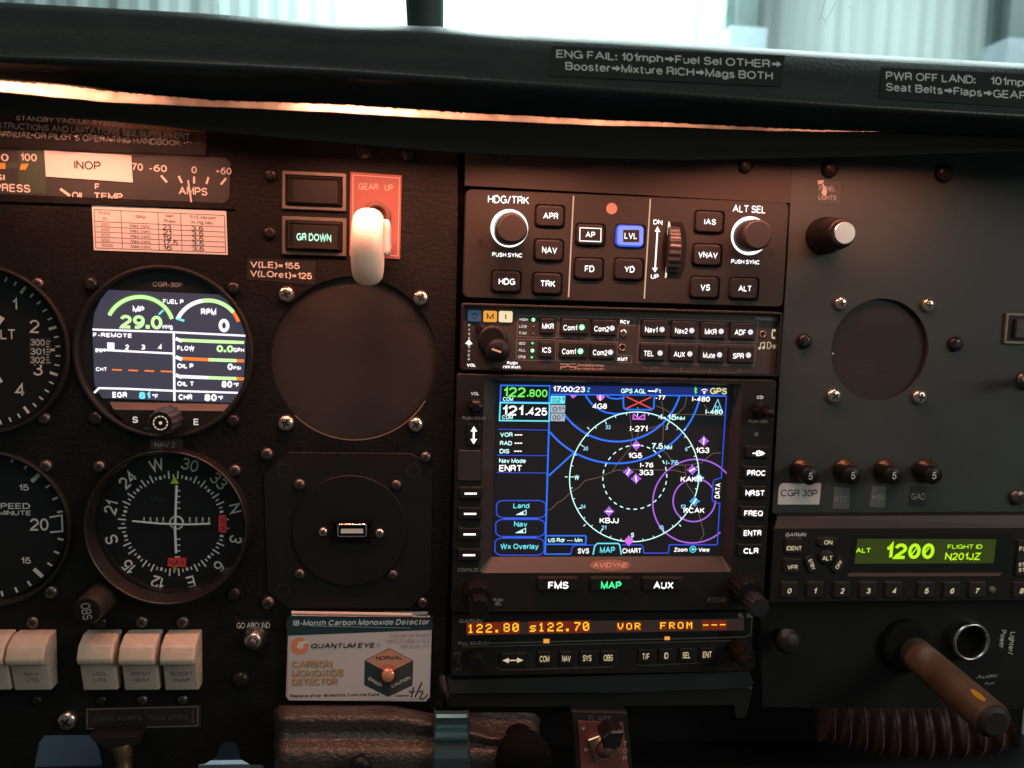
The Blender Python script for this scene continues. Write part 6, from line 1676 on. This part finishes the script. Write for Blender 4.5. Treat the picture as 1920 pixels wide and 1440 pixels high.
mb = MB(slotblack); mb.lathe(q(1704, 1110, d), [(1.6, d - .1), (1.5, d + .15), (.01, d + .12)], 20, False); build('set_screw_hole', mb, t)

# --- lower right sub-panel fittings
t = thing('push_pull_knob', 'round black push-pull knob below the right end of the radio stack', 'knob', P(1500, 1195, -6))
mb = MB(mat('knob_satin_black', (.012, .013, .013), .5)); c = q(1482, 1208, 8); mb.lathe(c, [(3.0, -6), (3.0, 0), (6.0, 2), (6.6, 4), (6.0, 7), (3.5, 8.4), (.01, 8.8)], 32); build('knob_head', mb, t)
t = thing('lighter_socket', 'lighter power socket with bare silver ring and black hollow', 'socket', P(1826, 1204, -6))
mb = MB(mat('socket_ring', (.66, .64, .60), .25, metal=1)); c = q(1824, 1205, 1); mb.lathe(c, [(10.6, -6), (10.4, -1), (9.8, .8), (9.0, .8), (8.6, -1), (8.6, -6)], 60); build('ring', mb, t)
mb = MB(gap); mb.lathe(c, [(8.7, -3), (8.6, -4), (.01, -5.5)], 40); build('hollow', mb, t)
mb = MB(whitepaint)
for s, x, y, l in (('Lighter/', 1897, 1206, 48), ('Power', 1880, 1198, 38)):
    c = q(x, y, -5.9); mb.tmm(s, c, l * .26, 2.9, -5.9, -92, .01)
build('socket_lettering', mb, t)
mb = MB(dimpaint); a = q(1850, 1268, -5.9); mb.tmm('Audio', a, 12, 2.0, -5.9, 4, .01, .2); mb.tmm('Aux', q(1855, 1281, -5.9), 6, 1.6, -5.9, 4, .01, .2)
o = build('audio_lettering', mb, at=P(1850, 1270, -6)); tag(o, 'small white Audio lettering half hidden by the yoke shaft', 'lettering')
# yoke shaft
t = thing('yoke_shaft', 'worn copper-coloured control yoke shaft jutting out of the lower right panel', 'shaft', P(1700, 1210, -6))
mb = MB(mat('boot_rubber', (.005, .005, .005), .8, spec=.2)); c = q(1700, 1212, -4); mb.lathe(c, [(14.5, -6), (14.2, -3), (12.5, -1.5), (9.5, -2)], 40); build('grommet', mb, t)
shaft_m = mat('shaft_copper_paint', (.105, .074, .048), .55, metal=.1, mottled=(35, .6, 1.3))
mb = MB(shaft_m)
a, b = P(1712, 1222, -4), P(1862, 1352, 62)
ax = (b - a)
mb.tube([tuple(a - ax * .5), tuple(a), tuple(a + ax * .5), tuple(b - ax * .02), tuple(b)], [8.6, 8.6, 8.6, 8.6, 8.0], 36)
build('tube', mb, t)
mb = MB(mat('shaft_end_brown', (.018, .012, .009), .6)); e_ = ax.normalized(); mb.tube([tuple(b - e_ * .4), tuple(b + e_ * 1.2), tuple(b + e_ * 2.4)], [8.1, 7.6, 5.5], 32); build('end_plug', mb, t)
mb = MB(mat('yellow_paint_smear', (.55, .33, .03), .45)); 
u = a + ax * .86
side = Vector((0, -1, 0)) - ax.normalized() * (Vector((0, -1, 0)).dot(ax.normalized())); side.normalize()
up2 = ax.normalized().cross(side)
def on_shaft(s_, ang): 
    v_ = side * math.cos(ang) + up2 * math.sin(ang)
    return tuple(a + ax * s_ + v_ * 8.68)
sg = 1 if (up2.z > 0) else -1
grid = []
for s_, w0 in ((.80, .05), (.82, .13), (.86, .17), (.91, .16), (.94, .10), (.955, .04)):
    grid.append([on_shaft(s_, sg * (.55 + w0 * j / 3)) for j in (-3, -2, -1, 0, 1, 2, 3)])
mb.loft(grid, False, False, closed=False, smooth=True); build('paint_smear', mb, t)
# scat hose under the panel
t = thing('ventilation_hose', 'red-brown ventilation hose with pale wire hoops under the lower right panel', 'hose', P(1700, 1365, -40))
a, b = P(1545, 1322, -66), P(1880, 1330, -34)
N = 90; pts = []; rad = []
for i in range(N + 1):
    u_ = i / N; p_ = a + (b - a) * u_ + Vector((0, 0, -8 * math.sin(u_ * PI)))
    pts.append(tuple(p_)); rad.append(20.5 + 1.0 * math.cos(u_ * 11 * 2 * PI))
mb = MB(mat('hose_silicone', (.06, .018, .014), .5, mottled=(60, .7, 1.3))); mb.tube(pts, rad, 40); build('tube', mb, t)
mb = MB(mat('hose_wire', (.20, .16, .14), .4))
axn = (b - a).normalized(); s1 = axn.cross(Vector((0, 0, 1))).normalized(); s2 = axn.cross(s1)
for i in range(11):
    u_ = (i + .0) / 11 
    p_ = a + (b - a) * u_ + Vector((0, 0, -8 * math.sin(u_ * PI)))
    mb.tube([tuple(p_ + axn * (3.5 * math.cos(aa)) + (s1 * math.cos(aa) + s2 * math.sin(aa)) * 21.6) for aa in [2 * PI * j / 40 for j in range(41)]], .42, 6, False)
build('wire_hoops', mb, t)

# --- flap switch
t = thing('flap_switch', 'flap switch with black paddle and brass nut on a red placard at the bottom', 'switch', P(1130, 1400, 0))
mb = MB(black); mb.prism(qs([(1072, 1334), (1176, 1336), (1190, 1480), (1084, 1480)], 4), -8, 4, .5); mb.use(faintpaint); mb.t('FLAPS', 1104, 1147, 1342, 1352, 4.1, bold=0, rot=-2)
build('mount', mb, t)
mb = MB(mat('flap_placard_red', (.20, .065, .052), .5, mottled=(60, .85, 1.1))); mb.prism(qs([(1084, 1352), (1168, 1355), (1184, 1480), (1092, 1480)], 4.5), 4, 4.5)
mb.use(mat('placard_pale', (.6, .42, .36), .5)); mb.t('UP', 1121, 1135, 1361, 1370, 4.6, bold=0); mb.pdisc(1094, 1366, 3.2, 4.6); mb.pf([(1096, 1402), (1104, 1406), (1096, 1410)], 4.6)
for ch, y in (('T', 1394), ('O', 1408), ('P', 1422)): mb.t(ch, 1168, 1176, y - 4.5, y + 4.5, 4.6, bold=0)
build('placard', mb, t)
mb = MB(mat('brass_nut', (.62, .47, .32), .28, metal=.95)); c = q(1134, 1404, 8)
mb.rr(c, 13.5, 13.5, .5, [(0, 4), (0, 6.4), (.4, 6.8)], 2, True, 20); mb.lathe(c, [(6.2, 6), (6.0, 8.4), (5.0, 9), (4.6, 8)], 32)
mb.use(mat('boot_dark_red', (.10, .045, .035), .5)); mb.lathe(c, [(4.8, 7), (4.2, 10), (3.0, 12), (.01, 12.4)], 28); build('nut', mb, t)
mb = MB(mat('paddle_black', (.012, .012, .012), .3)); 
pad = [(1128, 1385), (1146, 1371), (1168, 1370), (1170, 1376), (1163, 1402), (1152, 1406), (1133, 1404)]
mb.prism(qs(pad, 24), 12, 24, .8); mb.use(mat('paddle_edge', (.35, .28, .25), .4)); mb.pf([(1147, 1372), (1168, 1371), (1168, 1374), (1147, 1375)], 24.1); build('paddle', mb, t)

# --- padded leatherette box
t = thing('padded_console', 'glossy brown padded vinyl console below the carbon monoxide detector', 'console', P(770, 1400, 30))
rows = [(1336, -2), (1322, 6), (1330, 22), (1340, 27), (1346, 29), (1356, 29), (1368, 27), (1378, 27), (1390, 30), (1402, 35), (1412, 37), (1430, 37), (1480, 35)]
xs_t = [512 + (1012 - 512) * i / 60 for i in range(61)]
loops = []
for j, (y, dd) in enumerate(rows):
    lp_ = []
    for i, x in enumerate(xs_t):
        u_ = i / 60
        edge = min(u_ / .035, (1 - u_) / .05, 1.0); edge = math.sqrt(max(0, 1 - (1 - edge) ** 2))
        yy = y + (22 + 34 * max(0, min(1, (x - 720) / 200)) if x > 720 and 0 < j < 9 else 0) * (1 - j / 12) * min(1, max(0, (x - 720) / 200)) 
        lp_.append(tuple(P(x, yy + (1 - edge) * 10, dd * edge - 4 * (1 - edge))))
    loops.append(lp_)
mb = MB(leather); mb.loft(loops, False, False, closed=False, smooth=True); build('padding', mb, t)
mb = MB(mat('trim_blue_chrome', (.16, .25, .26), .2, metal=.8))
loops = []
for (y, dd) in ((1330, 4), (1331, 30), (1337, 33), (1344, 34), (1362, 33), (1380, 33), (1384, 36), (1390, 34), (1396, 36), (1403, 40), (1420, 41), (1490, 40)):
    a, b = P(815 - (y - 1330) * .05, y, dd), P(879 + (y - 1330) * .02, y, dd)
    loops.append([tuple(a + Vector((0, 4, 0))), tuple(a), tuple(a + (b - a) * .06 + Vector((0, -1, 0))), tuple(a + (b - a) * .94 + Vector((0, -1, 0))), tuple(b), tuple(b + Vector((0, 4, 0)))])
mb.loft(loops, False, False, closed=False, smooth=False); build('trim_band', mb, t)
def low_knob(x, y, r, dep, name, lab, m):
    mb = MB(m); c = q(x, y, dep)
    mb.lathe(c, [(r * .5, 20), (r * .55, dep - r * 1.4), (r * .9, dep - r), (r, dep - r * .5), (r * .85, dep - r * .15), (r * .4, dep), (.01, dep)], 32)
    o = build(name, mb, at=P(x, y, 20)); tag(o, lab, 'knob')
low_knob(985, 1440, 13, 48, 'control_knob', 'large black control knob at the right end of the padded console', gap)
low_knob(675, 1444, 5, 46, 'control_knob', 'small black knob at the bottom edge in front of the padded console', knobblack)

# --- placards on the glareshield face
def face_pt(px, py, lift):
    r_, s_ = interp(RIDGE, px), interp(SIL, px)
    u_ = (py - s_) / (r_ - s_)
    tab = [(0.0, 48), (0.12, 60), (0.5, 66), (0.85, 71), (1.0, 75)]
    return P(px, py, interp(tab, u_) + lift)
def placard(lab, quad, lines):
    t = MB(mat('placard_vinyl', (.013, .015, .015), .35) if 'placard_vinyl' not in MATS else MATS['placard_vinyl'])
    (ax_, ay_), (bx_, by_), (cx_, cy_), (dx_, dy_) = quad
    g_ = []
    for j in range(5):
        v_ = j / 4
        g_.append([tuple(face_pt(ax_ * (1 - u_) * (1 - v_) + bx_ * u_ * (1 - v_) + cx_ * u_ * v_ + dx_ * (1 - u_) * v_, ay_ * (1 - u_) * (1 - v_) + by_ * u_ * (1 - v_) + cy_ * u_ * v_ + dy_ * (1 - u_) * v_, .5)) for u_ in [i / 12 for i in range(13)]])
    t.loft(g_, False, False, closed=False, smooth=True)
    t.use(mat('placard_letters', (.46, .52, .51), .55) if 'placard_letters' not in MATS else MATS['placard_letters'])
    for parts, x0, y0, x1, y1, cap in lines:
        ang = math.atan2(y1 - y0, x1 - x0)
        tot = 0; pieces = []
        for s in parts:
            if s == '>': pieces.append((s, .78)); tot += .78
            else:
                g, f, a0, a1 = glyphs(s, .015, 0); pieces.append((s, a1 - a0 + .10)); tot += a1 - a0 + .10
        tot -= .10
        kx = (x1 - x0) / tot; ky = cap / .69; cur = 0
        def put(vx, vy, vl=0):
            X_ = x0 + vx * kx; Y_ = y0 + (y1 - y0) * (X_ - x0) / (x1 - x0) - vy * ky
            return tuple(face_pt(X_, Y_, .62 + vl * .006))
        for s, wdt in pieces:
            if s == '>':
                b0 = cur + .04
                pts = [(0, .24), (.36, .24), (.36, .08), (.68, .345), (.36, .61), (.36, .45), (0, .45)]
                t.add([put(b0 + vx, vy) for vx, vy in pts], [tuple(range(7))])
            else:
                g, f, a0, a1 = glyphs(s, .015, 0)
                t.add([put(cur + vx - a0, vy, vl) for vx, vy, vl in g], f)
            cur += wdt
    o = build('emergency_placard', t, at=face_pt(ax_, ay_, .5))
    tag(o, lab, 'placard')
placard('black engine failure placard beginning ENG FAIL on the glareshield face', [(1034, 86), (1472, 104), (1466, 162), (1030, 142)],
        [(['ENG FAIL: 101mph', '>', 'Fuel Sel OTHER', '>'], 1043, 108, 1464, 128, 15), (['Booster', '>', 'Mixture RICH', '>', 'Mags BOTH'], 1060, 131, 1449, 150, 15)])
placard('black power off landing placard cut off by the right edge', [(1652, 126), (2080, 146), (2080, 212), (1650, 184)],
        [(['PWR OFF LAND:'], 1661, 149, 1829, 157, 15), (['101mph', '>', 'Flare'], 1858, 158.5, 2010, 168, 15), (['Seat Belts', '>', 'Flaps', '>', 'GEAR (as req)'], 1661, 170, 2010, 192, 15)])
